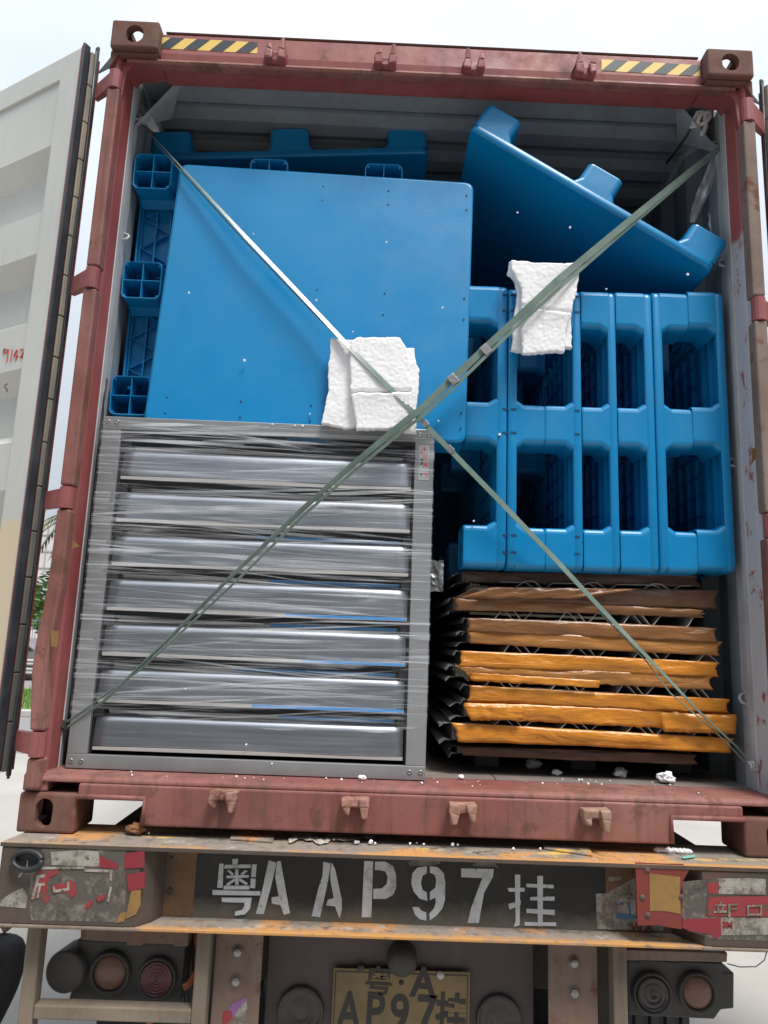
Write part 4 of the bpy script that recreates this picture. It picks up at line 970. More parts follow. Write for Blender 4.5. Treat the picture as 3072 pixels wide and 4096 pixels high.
for idx, (nm, top, bot, mt, upr, lab) in enumerate(panels):
    pl_ = at((top[0][0]+top[-1][0])/2, (top[0][1]+bot[0][1])/2, y=YP)
    T = thing('sandwich_panel', lab, 'panel', (pl_.x, YP, pl_.z), 'stack of taped sandwich panels')
    # the two panels of a pair lie tight on each other; the ribbed sides stand a gap apart
    if nm in ('B1', 'C', 'E', 'G'): bot = [(a_, b_+5) for a_, b_ in bot]; top = [(a_, b_+4) for a_, b_ in top]
    if nm in ('B2', 'D', 'F', 'H'): bot = [(a_, b_-5) for a_, b_ in bot]
    if nm == 'I': top = [(a_, b_+4) for a_, b_ in top]
    xa, xb = top[0][0], top[-1][0]; nxs = 70; nys = 7; vs, fs = [], []; cols_ = []
    ya = YP + (.03 if nm in 'AJ' else 0) + random.uniform(-.002, .003) + (.004 if nm in ('B2', 'D', 'F', 'H') else 0)
    for i in range(nxs+1):
        f = i/nxs; px = lerp(xa, xb, f)
        pb = lerp(bot[0][0], bot[-1][0], f)
        rg = 5*noise.noise(Vector((f*14, idx*3.1, 1))) + (9*noise.noise(Vector((f*40, idx, 5))) if nm in 'HAF' else 0)
        t_ = at(px, pyat(top, px)+1.5*noise.noise(Vector((f*20, idx, 9))), y=ya); b_ = at(pb, pyat(bot, pb)+rg*.6, y=ya)
        row = [t_+Vector((0, .030, -.002)), t_+Vector((0, .004, .0003))]
        for j in range(nys+1):
            g_ = j/nys; p = t_.lerp(b_, g_)
            p = p + Vector((0, -.003*math.sin(g_*math.pi) + .007*noise.noise(Vector((f*6+idx*7, g_*1.6, idx))) + .0035*abs(noise.noise(Vector((f*22+g_*9, g_*3-f*6, idx*3)))), 0))
            if i in (0, nxs): p = p + Vector((.008*noise.noise(Vector((g_*6, idx, i))) + (-.013 if i else .006)*math.sin(g_*math.pi), 0, 0))
            elif i in (1, nxs-1): p = p + Vector(((-.008 if i > 1 else .004)*math.sin(g_*math.pi), 0, 0))
            row.append(p)
        row.append(b_+Vector((0, .008, .0006)))
        cols_.append(row); vs += row
    m_ = len(cols_[0])
    for i in range(nxs):
        for j in range(m_-1): a_ = i*m_+j; fs.append((a_, a_+m_, a_+m_+1, a_+1))
    o = link('edge_tape', mesh(vs, fs), M[mt], T, smooth=True)
    s_ = o.modifiers.new('s', 'SOLIDIFY'); s_.thickness = .0008
    # body: dark side, wool core, sheet-metal lips
    tl, bl_ = at(xa, top[0][1], y=ya), at(xa, bot[0][1], y=ya); tr, br = at(xb, top[-1][1], y=ya), at(xb, bot[-1][1], y=ya)
    e = .012; y0 = ya+.018; L_ = 1.35
    xl = max(tl.x, bl_.x)+.004
    prism('panel_core', [(xl, y0, tl.z-.003), (tr.x-.012, y0, tr.z-.003), (tr.x-.012, y0, br.z+.004), (xl, y0, bl_.z+.004)], (0, L_, 0), M['core'], T)
    skew = random.uniform(-.03, .012)
    for zz_, dz in ((tl.z, -.001), (bl_.z, .002)):
        pts = [(xl-.0008, y0+.01, zz_+dz), (xl-.018+skew*.5, y0+.012, zz_+dz+random.uniform(-.006, .008)), (xl-.026+skew, y0+.014, zz_+dz-random.uniform(.004, .016)), (xl-.024+skew, y0+.014, zz_+dz-.017), (xl-.016+skew*.5, y0+.013, zz_+dz-.002), (xl-.0008, y0+.012, zz_+dz-.0015)]
        prism('side_lip', pts, (0, L_-.05, 0), M['lip'], T)
    pn[nm] = (tl, bl_, tr, br, ya, T)
    if nm == 'F':   # orange left half
        pass
# ribs of the profiled sheets in the gaps
def ribs(lo, hi, phase, name_phase):
    """zig-zag sheet edges between panel hi (above) and lo (below)"""
    tlh, blh, trh, brh, yh, Th = pn[hi]; tll, bll, trl, brl, yl, Tl = pn[lo]
    x0, x1 = max(blh.x, tll.x)+.01, min(brh.x, trl.x)+.012
    def ztop(x): return lerp(blh.z, brh.z, (x-blh.x)/(brh.x-blh.x))
    def zbot(x): return lerp(tll.z, trl.z, (x-tll.x)/(trl.x-tll.x))
    for which, T, up in ((0, Tl, 1), (1, Th, -1)):
        prof = []; x = x0-.05+phase+(.04 if which else 0)
        while x < x1:
            for dx, lv in ((0, 0), (.095, 0), (.130, 1.25), (.160, 1.25), (.195, 0)): prof.append((x+dx, lv))
            x += .231 if which == 0 else .2315
        prof = [(a_, b_) for a_, b_ in prof if x0 <= a_ <= x1]
        if len(prof) < 2: continue
        vs, fs = [], []
        for x, lv in prof:
            zb_, zt_ = zbot(x)-.003, ztop(x)+.003
            lv2 = lv*(1 if which == 0 else .85); z = lerp(zb_, zt_, lv2) if up > 0 else lerp(zt_, zb_, lv2)
            jx = .004*noise.noise(Vector((x*30, which, zb_*9)))
            vs += [(x+jx, yl+.011+.004*which, z), (x, yl+1.3, z)]
        for i in range(len(prof)-1): fs.append((2*i, 2*i+1, 2*i+3, 2*i+2))
        o = link('profiled_sheet', mesh(vs, fs), M['sheet'], T); s_ = o.modifiers.new('s', 'SOLIDIFY'); s_.thickness = .0019
ribs('B1', 'A', .10, 0); ribs('C', 'B2', .04, 0); ribs('E', 'D', .075, 0); ribs('G', 'F', .0, 0); ribs('I', 'H', .05, 0)
# mineral wool peeping out
for nm, a_, b_ in (('B2', (1880, 2452), (2450, 2474)), ('G', (2050, 2752), (2560, 2782)), ('F', (1822, 2668), (1876, 2712)), ('B1', (1882, 2345), (2010, 2372))):
    T = pn[nm][5]; p, q = at(*a_, y=YP+.016), at(*b_, y=YP+.016); n = 24; bm = bmesh.new()
    up_ = .007 if nm in ('B2', 'G') else .02
    top = [p.lerp(q, i/n)+Vector((0, 0, up_*(.6+.5*noise.noise(Vector((i*.7, 3, 0)))))) for i in range(n+1)]; lowr = [p.lerp(q, i/n)-Vector((0, 0, up_*(.6+.5*noise.noise(Vector((i*.7, 8, 0)))))) for i in range(n+1)]
    add_prism(bm, top+lowr[::-1], (0, .02, 0)); bmesh.ops.recalc_face_normals(bm, faces=bm.faces); link('wool_edge', bm_mesh(bm), M['wool'], T)
# overlapping orange tape on F (left) and torn flap on H
def tape_patch(nm, quad, mt, yo):
    T = pn[nm][5]; P_ = [at(a_, b_, y=YP+yo) for a_, b_ in quad]; n = 24; vs, fs = [], []
    for i in range(n+1):
        f = i/n; t_, b_ = P_[0].lerp(P_[1], f), P_[3].lerp(P_[2], f)
        for j in range(5):
            p = t_.lerp(b_, j/4); p = p+Vector((0, .006*noise.noise(Vector((f*7, j*.6, 11))), .003*noise.noise(Vector((f*16, j*.3, 2))))); vs.append(p)
    for i in range(n):
        for j in range(4): a_ = i*5+j; fs.append((a_, a_+5, a_+6, a_+1))
    o = link('tape_overlap', mesh(vs, fs), M[mt], T, smooth=True); s_ = o.modifiers.new('s', 'SOLIDIFY'); s_.thickness = .0008
tape_patch('F', [(1876,2690),(2400,2722),(2396,2752),(1882,2722)], 'tape_o', -.018)
tape_patch('H', [(1852,2818),(2095,2822),(2090,2880),(1884,2882)], 'tape_o', -.020)
tape_patch('H', [(2640,2850),(2946,2862),(2944,2936),(2655,2926)], 'tape_o', -.019)
tape_patch('B1', [(1960,2350),(2560,2356),(2300,2395),(1830,2392)], 'tape_m', -.019)
# timber bearers
for i, x in enumerate((.30, .66, 1.02)):
    box_ = box('timber_bearer', (x-.045, .42, .177), (x+.045, 1.5, .272), M['core'], None, .004)
    tag(box_, ['left dark bearer under the panel stack', 'middle dark bearer under the panel stack', 'right dark bearer under the panel stack'][i], 'bearer', 'bearers under the panel stack')

# =================================================================== FOAM
def foam(pts_px, y, th, name='slab', parent=None, seed=0, crease=None, jag=6):
    random.seed(seed); pts = []
    P_ = [Vector(p) for p in pts_px]
    for i, p in enumerate(P_):
        q = P_[(i+1) % len(P_)]; L_ = (q-p).length; n = max(1, int(L_/13)); nrm = Vector((-(q-p).y, (q-p).x)).normalized()
        for k in range(n): c = p.lerp(q, k/n) + nrm*random.uniform(-jag, jag)*.5; pts.append(at(c.x, c.y, y=y))
    bm = bmesh.new(); add_prism(bm, pts, (0, th, 0)); bmesh.ops.recalc_face_normals(bm, faces=bm.faces)
    o = link(name, bm_mesh(bm), None, None)
    rm = o.modifiers.new('r', 'REMESH'); rm.mode = 'VOXEL'; rm.voxel_size = .0042
    dg = bpy.context.evaluated_depsgraph_get(); me = bpy.data.meshes.new_from_object(o.evaluated_get(dg)); bpy.data.objects.remove(o)
    for v in me.vertices:
        c = v.co; d = Vector((noise.noise(c*90), noise.noise(c*90+Vector((7,1,0))), noise.noise(c*90+Vector((1,9,0)))))*.0016 + Vector((noise.noise(c*26), noise.noise(c*22+Vector((7,1,0)))*.5, noise.noise(c*26+Vector((1,9,0)))))*.0024
        if crease:
            (ax, az), (bx_, bz), dep = crease; f = (c.x-ax)/(bx_-ax); zc = lerp(az, bz, f)+.006*noise.noise(Vector((c.x*25, 0, 4)))
            g_ = math.exp(-((c.z-zc)/.006)**2); d.y += dep*g_; d.y -= .012*math.exp(-max(0, zc-c.z)/.05)*(1 if c.z < zc else 0)*(1-g_)
        v.co = c+d
    for p in me.polygons: p.use_smooth = True
    return link(name, me, M['foam'], parent)
def C5(l): return [(1000+a_*.66305, 900+b_*.66305) for a_, b_ in l]
def C6(l): return [(1972+a_*.66305, 900+b_*.66305) for a_, b_ in l]
g5 = 'white foam slabs wedged behind the straps'
def foam_thing(label, pts, y, th, seed, crease=None):
    o = foam(pts, y, th, 'foam_slab', None, seed, crease); tag(o, label, 'foam slab', g5)
foam_thing('left tall white foam slab resting on the fan, partly behind the middle one', C5([(487,678),(560,688),(640,692),(640,960),(660,1010),(640,1215),(585,1226),(430,1200),(442,1140),(470,1000),(474,850),(485,760)]), .070, .026, 1)
c1, c2 = at(1000+610*.663, 900+1010*.663, y=.045), at(1000+985*.663, 900+1000*.663, y=.045)
foam_thing('middle white foam slab with a dented crease, where the straps cross', C5([(606,692),(665,675),(910,675),(940,730),(965,820),(972,990),(975,1110),(985,1190),(960,1225),(850,1230),(640,1236),(632,1130),(604,1000)]), .044, .026, 2, ((c1.x, c1.z), (c2.x, c2.z), .010))
foam_thing('right hand white foam slab half hidden behind the middle one', C5([(900,735),(938,738),(995,742),(992,800),(1022,880),(1018,1000),(1002,1130),(1002,1250),(975,1252),(930,1250),(880,1200)]), .071, .030, 3)
c1, c2 = at(1972+180*.663, 900+490*.663, y=.075), at(1972+475*.663, 900+530*.663, y=.075)
foam_thing('front white foam slab hanging at the right strap, waisted with a crease', C6([(108,213),(240,218),(390,232),(450,220),(540,222),(515,320),(500,420),(482,500),(470,560),(435,640),(437,760),(340,765),(180,778),(172,640),(190,590),(176,480),(168,380),(140,310),(112,270)]), .072, .024, 4, ((c1.x, c1.z), (c2.x, c2.z), .006))
foam_thing('rear left foam slab behind the hanging one at the right strap', C6([(96,216),(170,222),(260,400),(260,700),(200,772),(112,752),(118,690),(122,590),(142,490),(148,400),(132,320),(92,288)]), .099, .026, 5)
foam_thing('small foam slab end showing lower right behind the hanging one', C6([(380,520),(470,545),(480,738),(440,744),(380,740)]), .098, .024, 6)
random.seed(9)
def blob(bm, c, r, amp=.35, sub=2):
    s0 = len(bm.verts); bmesh.ops.create_icosphere(bm, subdivisions=sub, radius=r, matrix=Matrix.Translation(c)); bm.verts.ensure_lookup_table()
    o_ = Vector((random.random()*50, 0, 0))
    for v in bm.verts[s0:]:
        d = v.co-Vector(c); v.co = Vector(c)+d*(1+amp*noise.noise(d/r*1.3+o_)+amp*.5*noise.noise(d/r*4+o_))
def lump(name, label, cat, px, py, r, mat, z=None, y=None, sx=1.3, sz=.8, group=None, amp=.5):
    c = at(px, py, z=z) if z is not None else at(px, py, y=y)
    bm = bmesh.new(); blob(bm, Vector((0,0,0)), r, amp, 4)
    for v in bm.verts: v.co = Vector((v.co.x*sx, v.co.y, v.co.z*sz))
    mz = min(v.co.z for v in bm.verts)
    for v in bm.verts: v.co += c+Vector((0, 0, -mz if z is not None else 0))
    return tag(link(name, bm_mesh(bm), mat, smooth=True), label, cat, group)
for px, py, r, lab in ((2133,3078,.020,'foam chunk on the floor under the left half of the panel stack'), (2482,3110,.018,'foam chunk on the floor under the middle of the panel stack'),
                       (2668,3135,.021,'largest foam chunk, on the floor at right under the panels'), (2225,3103,.012,'flat small foam chip on the floor in the shade'),
                       (1846,3116,.008,'bright foam chip on the sill just right of the fan'), (1447,3121,.009,'bright foam chip on the sill below the fan')):
    lump('foam_chunk', lab, 'foam piece', px, py, r, M['foam'], z=.176, group='loose foam chunks')
bm = bmesh.new()
def crumb(px, py, r, y=None, z=None):
    c = at(px, py, z=z) if z is not None else at(px, py, y=y); blob(bm, c+Vector((0, 0, r*.6 if z is not None else 0)), r, .4, 1)
n_ = 0
while n_ < 60:
    q_ = at(random.uniform(300, 2950), random.gauss(3125, 16), z=.175)
    if q_.y < .012: continue
    n_ += 1; r_ = random.choice((.0012, .0016, .002, .0028, .004)); blob(bm, q_+Vector((0, 0, r_*.6)), r_, .5, 1)
for i in range(34): crumb(random.uniform(1180, 2420), 3378+random.gauss(0, 8)+(0 if 0 else 0), random.uniform(.002, .005), z=.002) if False else None
for px, py, r in ((1015,3320,.005),(1000,3334,.004),(1335,3362,.004),(1422,3374,.006),(1432,3372,.005),(1483,3374,.008),(1500,3376,.004),(1640,3378,.004),(1668,3374,.003),(1695,3380,.004),(1810,3383,.006),(1831,3383,.004),(2053,3398,.005),(2161,3398,.004),(595,3335,.004)): crumb(px, py, r, z=.003)
for px, py, r in ((1014,936,.004),(1546,969,.0045),(1265,1201,.004),(755,1171,.0048),(1412,1327,.0035),(978,1442,.0055),(1770,1231,.005),(1240,1656,.0045),(1753,1684,.004),(1087,3055,.003),(985,2978,.0035),(742,2756,.003)): crumb(px, py, r, y=.108 if py < 1800 else .095)
for px, py, r in ((1998,1738,.005),(2102,1286,.005),(2425,1156,.004),(2280,910,.005),(2070,850,.004),(2750,1098,.006),(1895,2084,.004)): crumb(px, py, r, y=.146 if py > 1120 else .10)
for px, py in ((1210,1704),(1090,1698),(1180,1703)): crumb(px, py, .0045, y=.098)
tag(link('foam_crumbs', bm_mesh(bm), M['foam']), 'white foam crumbs scattered along the sill and over the load', 'foam crumbs', kind='stuff')

# =================================================================== STRAPS
def ribbon(name, pts, mat, parent=None, th=.0012, seg=6):
    """pts: (px, py, depth y, half width m, twist deg)"""
    C_ = [(at(a_, b_, y=c_), h, t) for a_, b_, c_, h, t in pts]; out = []
    for i in range(len(C_)-1):
        for k in range(seg):
            f = k/seg; out.append((C_[i][0].lerp(C_[i+1][0], f), lerp(C_[i][1], C_[i+1][1], f), lerp(C_[i][2], C_[i+1][2], f)))
    out.append(C_[-1]); bm = bmesh.new(); prev = None
    for i, (p, h, tw) in enumerate(out):
        d = (out[min(i+1, len(out)-1)][0]-out[max(i-1, 0)][0]).normalized(); side = d.cross(Vector((0,-1,0))).normalized(); nn = Vector((0,-1,0))
        s_ = side*math.cos(math.radians(tw))+nn*math.sin(math.radians(tw)); q = d.cross(s_).normalized()*th
        ring = [bm.verts.new(p+s_*h+q), bm.verts.new(p-s_*h+q), bm.verts.new(p-s_*h-q), bm.verts.new(p+s_*h-q)]
        if prev:
            for k in range(4): bm.faces.new((prev[k], prev[(k+1) % 4], ring[(k+1) % 4], ring[k]))
        else: bm.faces.new(ring[::-1])
        prev = ring
    bm.faces.new(prev); bmesh.ops.recalc_face_normals(bm, faces=bm.faces)
    return link(name, bm_mesh(bm), mat, parent)
S1 = thing('strap', 'wide doubled green strap running from upper right down to lower left across the load', 'strap', at(1676, 1657, y=.03), 'crossed green straps')
S2 = thing('strap', 'narrower green strap running from upper left down to lower right', 'strap', at(1676, 1657, y=.035), 'crossed green straps')
ribbon('strand', [(2893,572,.185,.004,55),(2800,650,.16,.008,30),(2560,848,.11,.0125,12),(2230,1122,.055,.0130,5),(2050,1290,.050,.0125,5),(1800,1525,.040,.0130,4),(1690,1632,.035,.0125,6),(1600,1702,.032,.0115,10),(1390,1876,.040,.0095,22),(1200,2045,.055,.0085,30),(930,2300,.07,.0065,35),(640,2590,.085,.0055,40),(420,2800,.09,.005,45),(270,2908,.10,.003,50)], M['strap'], S1)
ribbon('strand', [(2880,600,.185,.004,50),(2700,752,.14,.006,30),(2470,948,.10,.0065,20),(2240,1150,.048,.0065,8),(2060,1312,.044,.006,4),(1816,1548,.034,.006,4),(1700,1655,.029,.006,8),(1612,1722,.026,.006,20),(1400,1898,.034,.005,30),(1215,2060,.050,.005,35),(950,2320,.065,.004,38),(660,2590,.080,.0035,40),(560,2680,.084,.003,50),(270,2886,.10,.002,60)], M['strap'], S1)
ribbon('strand', [(612,545,.23,.002,60),(735,680,.14,.0055,40),(980,945,.095,.0085,25),(1240,1220,.075,.0085,25),(1400,1392,.045,.0095,18),(1560,1555,.037,.0095,10),(1670,1668,.042,.0095,8),(1800,1800,.060,.0095,8),(1980,1985,.085,.0098,14),(2200,2215,.110,.0095,18),(2400,2430,.13,.009,20),(2600,2640,.15,.0075,30),(2800,2850,.165,.005,40),(2950,2990,.155,.004,45),(3010,3060,.14,.0025,50)], M['strap'], S2)
ribbon('strand', [(617,565,.235,.0015,60),(720,680,.145,.003,40),(960,945,.10,.002,25),(1230,1228,.079,.002,25),(1560,1562,.041,.002,18)], M['strap'], S2)
ribbon('strand', [(2390,2440,.132,.0022,20),(2590,2650,.152,.0025,30),(2680,2772,.158,.0025,40),(2860,2925,.165,.0025,40),(3004,3072,.14,.002,45)], M['strap'], S2)
def seal(px, py, dx, dy, y, L_, h, S):
    p, q = at(px-dx*L_, py-dy*L_, y=y), at(px+dx*L_, py+dy*L_, y=y); d = (q-p).normalized(); s_ = d.cross(Vector((0,-1,0))).normalized()
    bm = bmesh.new(); n = Vector((0,-.0022,0)); add_prism(bm, [p+s_*h+n, q+s_*h+n, q-s_*h+n, p-s_*h+n], (0, .0044, 0)); bmesh.ops.recalc_face_normals(bm, faces=bm.faces)
    link('metal_seal', bm_mesh(bm, 's', .001), M['seal'], S)
seal(1943,1398,.76,-.65,.037,16,.0185,S1); seal(1812,1517,.76,-.65,.031,16,.0185,S1)
seal(1697,1692,.70,.71,.040,15,.0112,S2); seal(1800,1797,.70,.71,.056,15,.0112,S2)
# knots at the ends
def knot(label, px, py, y, r, mat, n=70, rr=.003):
    c = at(px, py, y=y); bm = bmesh.new(); pts = []
    for i in range(n):
        a_ = i*.7; pts.append(c+Vector((r*math.sin(a_)*(.7+.4*math.sin(i*.37)), .4*r*math.cos(a_*1.3), r*1.2*math.cos(a_*.8+.3*i))))
    add_tube(bm, pts, rr, 5); tag(link('knot', bm_mesh(bm), mat, smooth=True), label, 'knot', 'knots tying the straps to the posts')
knot('dark knot tying the strap at the lower left post', 262, 2900, .13, .013, M['rope'], 40)
knot('dark frayed knot tying the strap at the upper left post', 525, 470, .20, .020, M['rope'], 60, .0025)
knot('pale knot tying the strap at the lower right post', 3012, 3064, .13, .012, M['rag'], 34)
tag(tube('dark_rope', [at(528,470,y=.20), at(560,492,y=.21), at(600,530,y=.23), at(614,548,y=.232)], .0035, M['rope'], n=8), 'short dark rope end leading from the upper left knot to the strap', 'rope')
# white rag and film tatters upper right
bm = bmesh.new()
def cord(pts, r): add_tube(bm, [at(a_, b_, y=c_) for a_, b_, c_ in pts], r, 8)
cord([(2764,508,.20),(2775,480,.19),(2790,452,.185),(2805,445,.18),(2822,455,.18),(2818,490,.185),(2800,505,.19),(2790,490,.18),(2800,460,.175),(2835,446,.18),(2848,470,.185)], [.004,.008,.009,.008,.009,.010,.008,.008,.009,.008,.004])
cord([(2760,512,.20),(2790,500,.192),(2815,495,.186),(2835,478,.18),(2830,455,.184),(2800,448,.188)], [.004,.010,.010,.009,.008,.005])
cord([(2825,480,.185),(2822,505,.185),(2812,530,.185),(2806,545,.186)], [.006,.008,.009,.005])
cord([(2785,470,.195),(2776,500,.195),(2758,512,.2)], [.006,.010,.003])
me = bm_mesh(bm)
for v in me.vertices: v.co += Vector((noise.noise(v.co*70), noise.noise(v.co*70+Vector((3,0,0))), noise.noise(v.co*70+Vector((0,5,0)))))*.005
tag(link('knotted_rag', me, M['rag'], smooth=True), 'white knotted rag hanging in the upper right corner of the opening', 'rag')
tag(tube('dark_rope', [at(2762,515,y=.20), at(2745,545,y=.24), at(2725,575,y=.30), at(2700,610,y=.40), at(2668,650,y=.55)], .006, M['rope'], n=8), 'dark twisted rope running back from the white rag under the roof', 'rope')
def wispy(label, cl, wd, y0, seed, mat='wisp'):
    vs, fs = [], []; n = len(cl)
    for i, (a_, b_) in enumerate(cl):
        for k in range(5):
            f = (k-2)/2; p = at(a_+f*wd*(.4+.6*math.sin(math.pi*(i+.6)/n)), b_, y=y0+.012*noise.noise(Vector((i*.6, k*.9, seed)))); vs.append(p)
    for i in range(n-1):
        for k in range(4): a_ = i*5+k; fs.append((a_, a_+1, a_+6, a_+5))
    o = link('film_tatter', mesh(vs, fs), M[mat], smooth=True); s_ = o.modifiers.new('s', 'SUBSURF'); s_.levels = s_.render_levels = 2
    tag(o, label, 'film scrap', 'torn film scraps at the posts')
wispy('torn clear film hanging from the strap end at the upper right post', [(2870,600),(2862,640),(2850,680),(2835,720),(2815,760),(2800,800),(2780,850),(2770,890)], 26, .21, 1)
wispy('small torn film strip high on the right post above the strap', [(2880,545),(2885,570),(2880,600),(2872,630),(2866,670)], 12, .20, 2)
wispy('thin curled film thread low on the right wall above the leaning foot', [(2836,850),(2842,880),(2836,900),(2846,930)], 5, .22, 4)
wispy('torn film gathered round the upper left roof corner', [(548,400),(562,430),(580,465),(604,500),(628,528)], 26, .225, 3)

# =================================================================== TRAILER
T = thing('truck_trailer', 'grimy container trailer chassis with a stencilled rear beam and tail lamps', 'trailer', (0, 0, GZ))
BZ1 = -.0015
# beam: top flange, bottom flange, recessed web, boxed ends
prism('top_flange', [(-1.212,-.10,BZ1),(1.22,-.10,BZ1),(1.22,.14,BZ1),(-1.18,.14,BZ1)], (0,0,-.008), M['flange'], T, .002)
prism('top_flange_edge', [(-1.212,-.1015,BZ1-.001),(1.22,-.1015,BZ1-.001),(1.22,-.1015,BZ1-.012),(-1.212,-.1015,BZ1-.012)], (0,.012,0), M['beam'], T, .001)
zb0 = -.222; zb1 = -.222
prism('bottom_flange', [(-.83,-.10,zb0),(.88,-.10,zb1),(.88,.02,zb1),(-.83,.02,zb0)], (0,0,-.009), M['flange'], T, .002)
box('web', (-.86, -.006, -.222), (.90, .010, BZ1-.0085), M['blackpaint'], T)
boxL = [(-1.207,-.0985),(-.80,-.0985),(-.765,-.055),(-.745,-.0065)]
boxR = [(1.22,-.0985),(.86,-.0985),(.83,-.055),(.80,-.0065)]
prism('beam_end_face', [(a_, b_, BZ1-.0125) for a_, b_ in boxL]+[(-.745,.10,BZ1-.0125),(-1.207,.10,BZ1-.0125)], (0,0,-.2085), M['beam'], T, .003)
prism('beam_end_face', [(a_, b_, BZ1-.0125) for a_, b_ in boxR]+[(.80,.10,BZ1-.0125),(1.22,.10,BZ1-.0125)], (0,0,-.2085), M['beam'], T, .003)
box('beam_end_lip', (-1.21, -.103, -.2315), (-.79, .02, -.2225), M['tube'], T, .003)
box('beam_end_lip', (.85, -.103, -.2315), (1.22, .02, -.2225), M['tube'], T, .003)
# lock pads on top of the beam
for q in ([(920,3352),(1090,3364),(1106,3325),(935,3316)], [(2176,3390),(2372,3418),(2352,3376),(2172,3368)]):
    P_ = [at(a_, b_, z=.006) for a_, b_ in q]; prism('lock_pad', P_, (0,0,-.0065), M['flange'], T, .002)
# web colour changes: brown ends of the web beside the black ground
a = MT('old_orange_paint', .65, 0, (0.16,0.085,0.038,1)); a.mix(a.ramp(a.noise(5, 8, .7), .45, .6), (0.085,0.055,0.042,1)); a.mix(a.ramp(a.noise(24, 9, .8), .58, .64), (0.04,0.03,0.025,1)); a.bump(a.noise(50), .4, .002); M['oldorange'] = a.done()
box('web_end_patch', (-.745, -.0074, -.219), (-.655, -.0062, -.016), M['oldorange'], T); box('web_end_patch', (.60, -.0074, -.219), (.80, -.0062, -.016), M['oldorange'], T)
# stencil letters
def CL(px0, py0): return lambda a_, b_: (px0+a_*.48222, py0+b_*.48222)
c2 = CL(750, 3300); c3 = CL(1500, 3300); c4 = CL(2272, 3300); c1_ = CL(0, 3300)
def glyph(name, polys, cf, y, mat, parent, lift0=.0006, step=.0004):
    bm = bmesh.new()
    for i, poly in enumerate(polys):
        P_ = [at(*cf(a_, b_), y=y) for a_, b_ in poly]
        lf = lift0+step*i
        add_prism(bm, [p+Vector((0,-lf,0)) for p in P_], (0, lf-.0002, 0))
    bmesh.ops.recalc_face_normals(bm, faces=bm.faces); bmesh.ops.triangulate(bm, faces=[f for f in bm.faces if len(f.verts) > 4])
    return link(name, bm_mesh(bm), mat, parent)
YW = -.006
YE = -.0985
def stick(name, polys, cf, mat, lift=.0008, y=YE, step=.0003, parent=None):
    for i, poly in enumerate(polys): o = glyph(name, [poly], cf, y, M[mat], parent or T, lift+step*i, step)
    return o
glyph('stencil_character', [[(372,280),(420,280),(415,326),(372,326)],[(265,320),(300,320),(292,520),(246,520)],[(310,330),(525,325),(525,355),(306,360)],[(537,325),(575,327),(566,430),(528,430)],[(526,441),(566,445),(561,525),(522,520)],
  [(325,418),(510,412),(508,434),(322,440)],[(397,365),(424,365),(424,494),(397,494)],[(330,376),(350,370),(388,405),(372,416)],[(480,372),(500,380),(456,414),(440,402)],[(320,488),(390,440),(402,455),(340,502)],[(430,442),(440,438),(502,480),(490,496),(425,456)],
  [(305,500),(515,500),(515,530),(300,530)],[(210,535),(605,546),(605,580),(210,575)],[(285,600),(535,600),(528,640),(290,634)],[(475,641),(530,632),(520,690),(482,735),(395,746),(398,716),(450,705),(474,672)]], c2, YW, M['stencil'], T)
glyph('stencil_character', [[(675,293),(738,312),(712,430),(690,520),(632,740),(568,735),(625,520),(650,400)],[(746,300),(772,298),(800,450),(850,730),(800,745),(772,665),(700,650),(698,600),(757,590),(728,430),(736,345)]], c2, YW, M['stencil'], T)
glyph('stencil_character', [[(1126,305),(1188,318),(1165,470),(1100,765),(1030,755),(1085,530),(1120,420)],[(1198,310),(1226,370),(1280,620),(1280,700),(1262,775),(1240,720),(1225,675),(1150,665),(1165,620),(1213,605),(1185,450),(1186,370)]], c2, YW, M['stencil'], T)
glyph('stencil_character', [[(1466,298),(1540,300),(1525,765),(1445,765)],[(1555,303),(1640,303),(1705,340),(1730,410),(1730,520),(1705,580),(1645,612),(1540,612),(1542,530),(1612,525),(1652,490),(1660,430),(1640,385),(1595,374),(1553,372)]], c2, YW, M['stencil'], T)
glyph('stencil_character', [[(430,342),(430,400),(395,420),(380,480),(395,540),(430,560),(435,630),(370,610),(320,550),(300,480),(310,400),(350,355)],[(455,342),(520,350),(570,400),(582,480),(580,620),(560,690),(510,750),(455,790),(450,735),(490,690),(505,640),(500,600),(455,624),(455,555),(500,520),(508,450),(490,410),(455,395)],[(310,680),(360,680),(385,710),(425,725),(425,792),(370,780),(330,740)]], c3, YW, M['stencil'], T)
glyph('stencil_character', [[(715,360),(985,365),(978,430),(905,560),(860,812),(768,812),(800,680),(890,440),(715,432)]], c3, YW, M['stencil'], T)
glyph('stencil_character', [[(1160,410),(1205,412),(1200,830),(1150,845),(1167,798)],[(1100,522),(1240,520),(1240,552),(1112,552)],[(1105,655),(1210,625),(1205,665),(1115,700)],[(1255,485),(1480,495),(1480,524),(1255,514)],[(1345,420),(1392,420),(1390,840),(1350,840)],[(1290,595),(1490,592),(1486,626),(1285,622)],[(1255,692),(1490,702),(1488,745),(1255,726)],[(1240,805),(1500,808),(1500,836),(1240,832)]], c3, YW, M['stencil'], T)
stick('overspray_smudge', [[(278,312),(330,268),(430,255),(518,280),(545,318),(480,336),(290,340)],[(800,340),(840,303),(920,292),(990,312),(1028,356),(985,345)]], c3, 'overspray', .0006, y=YW)
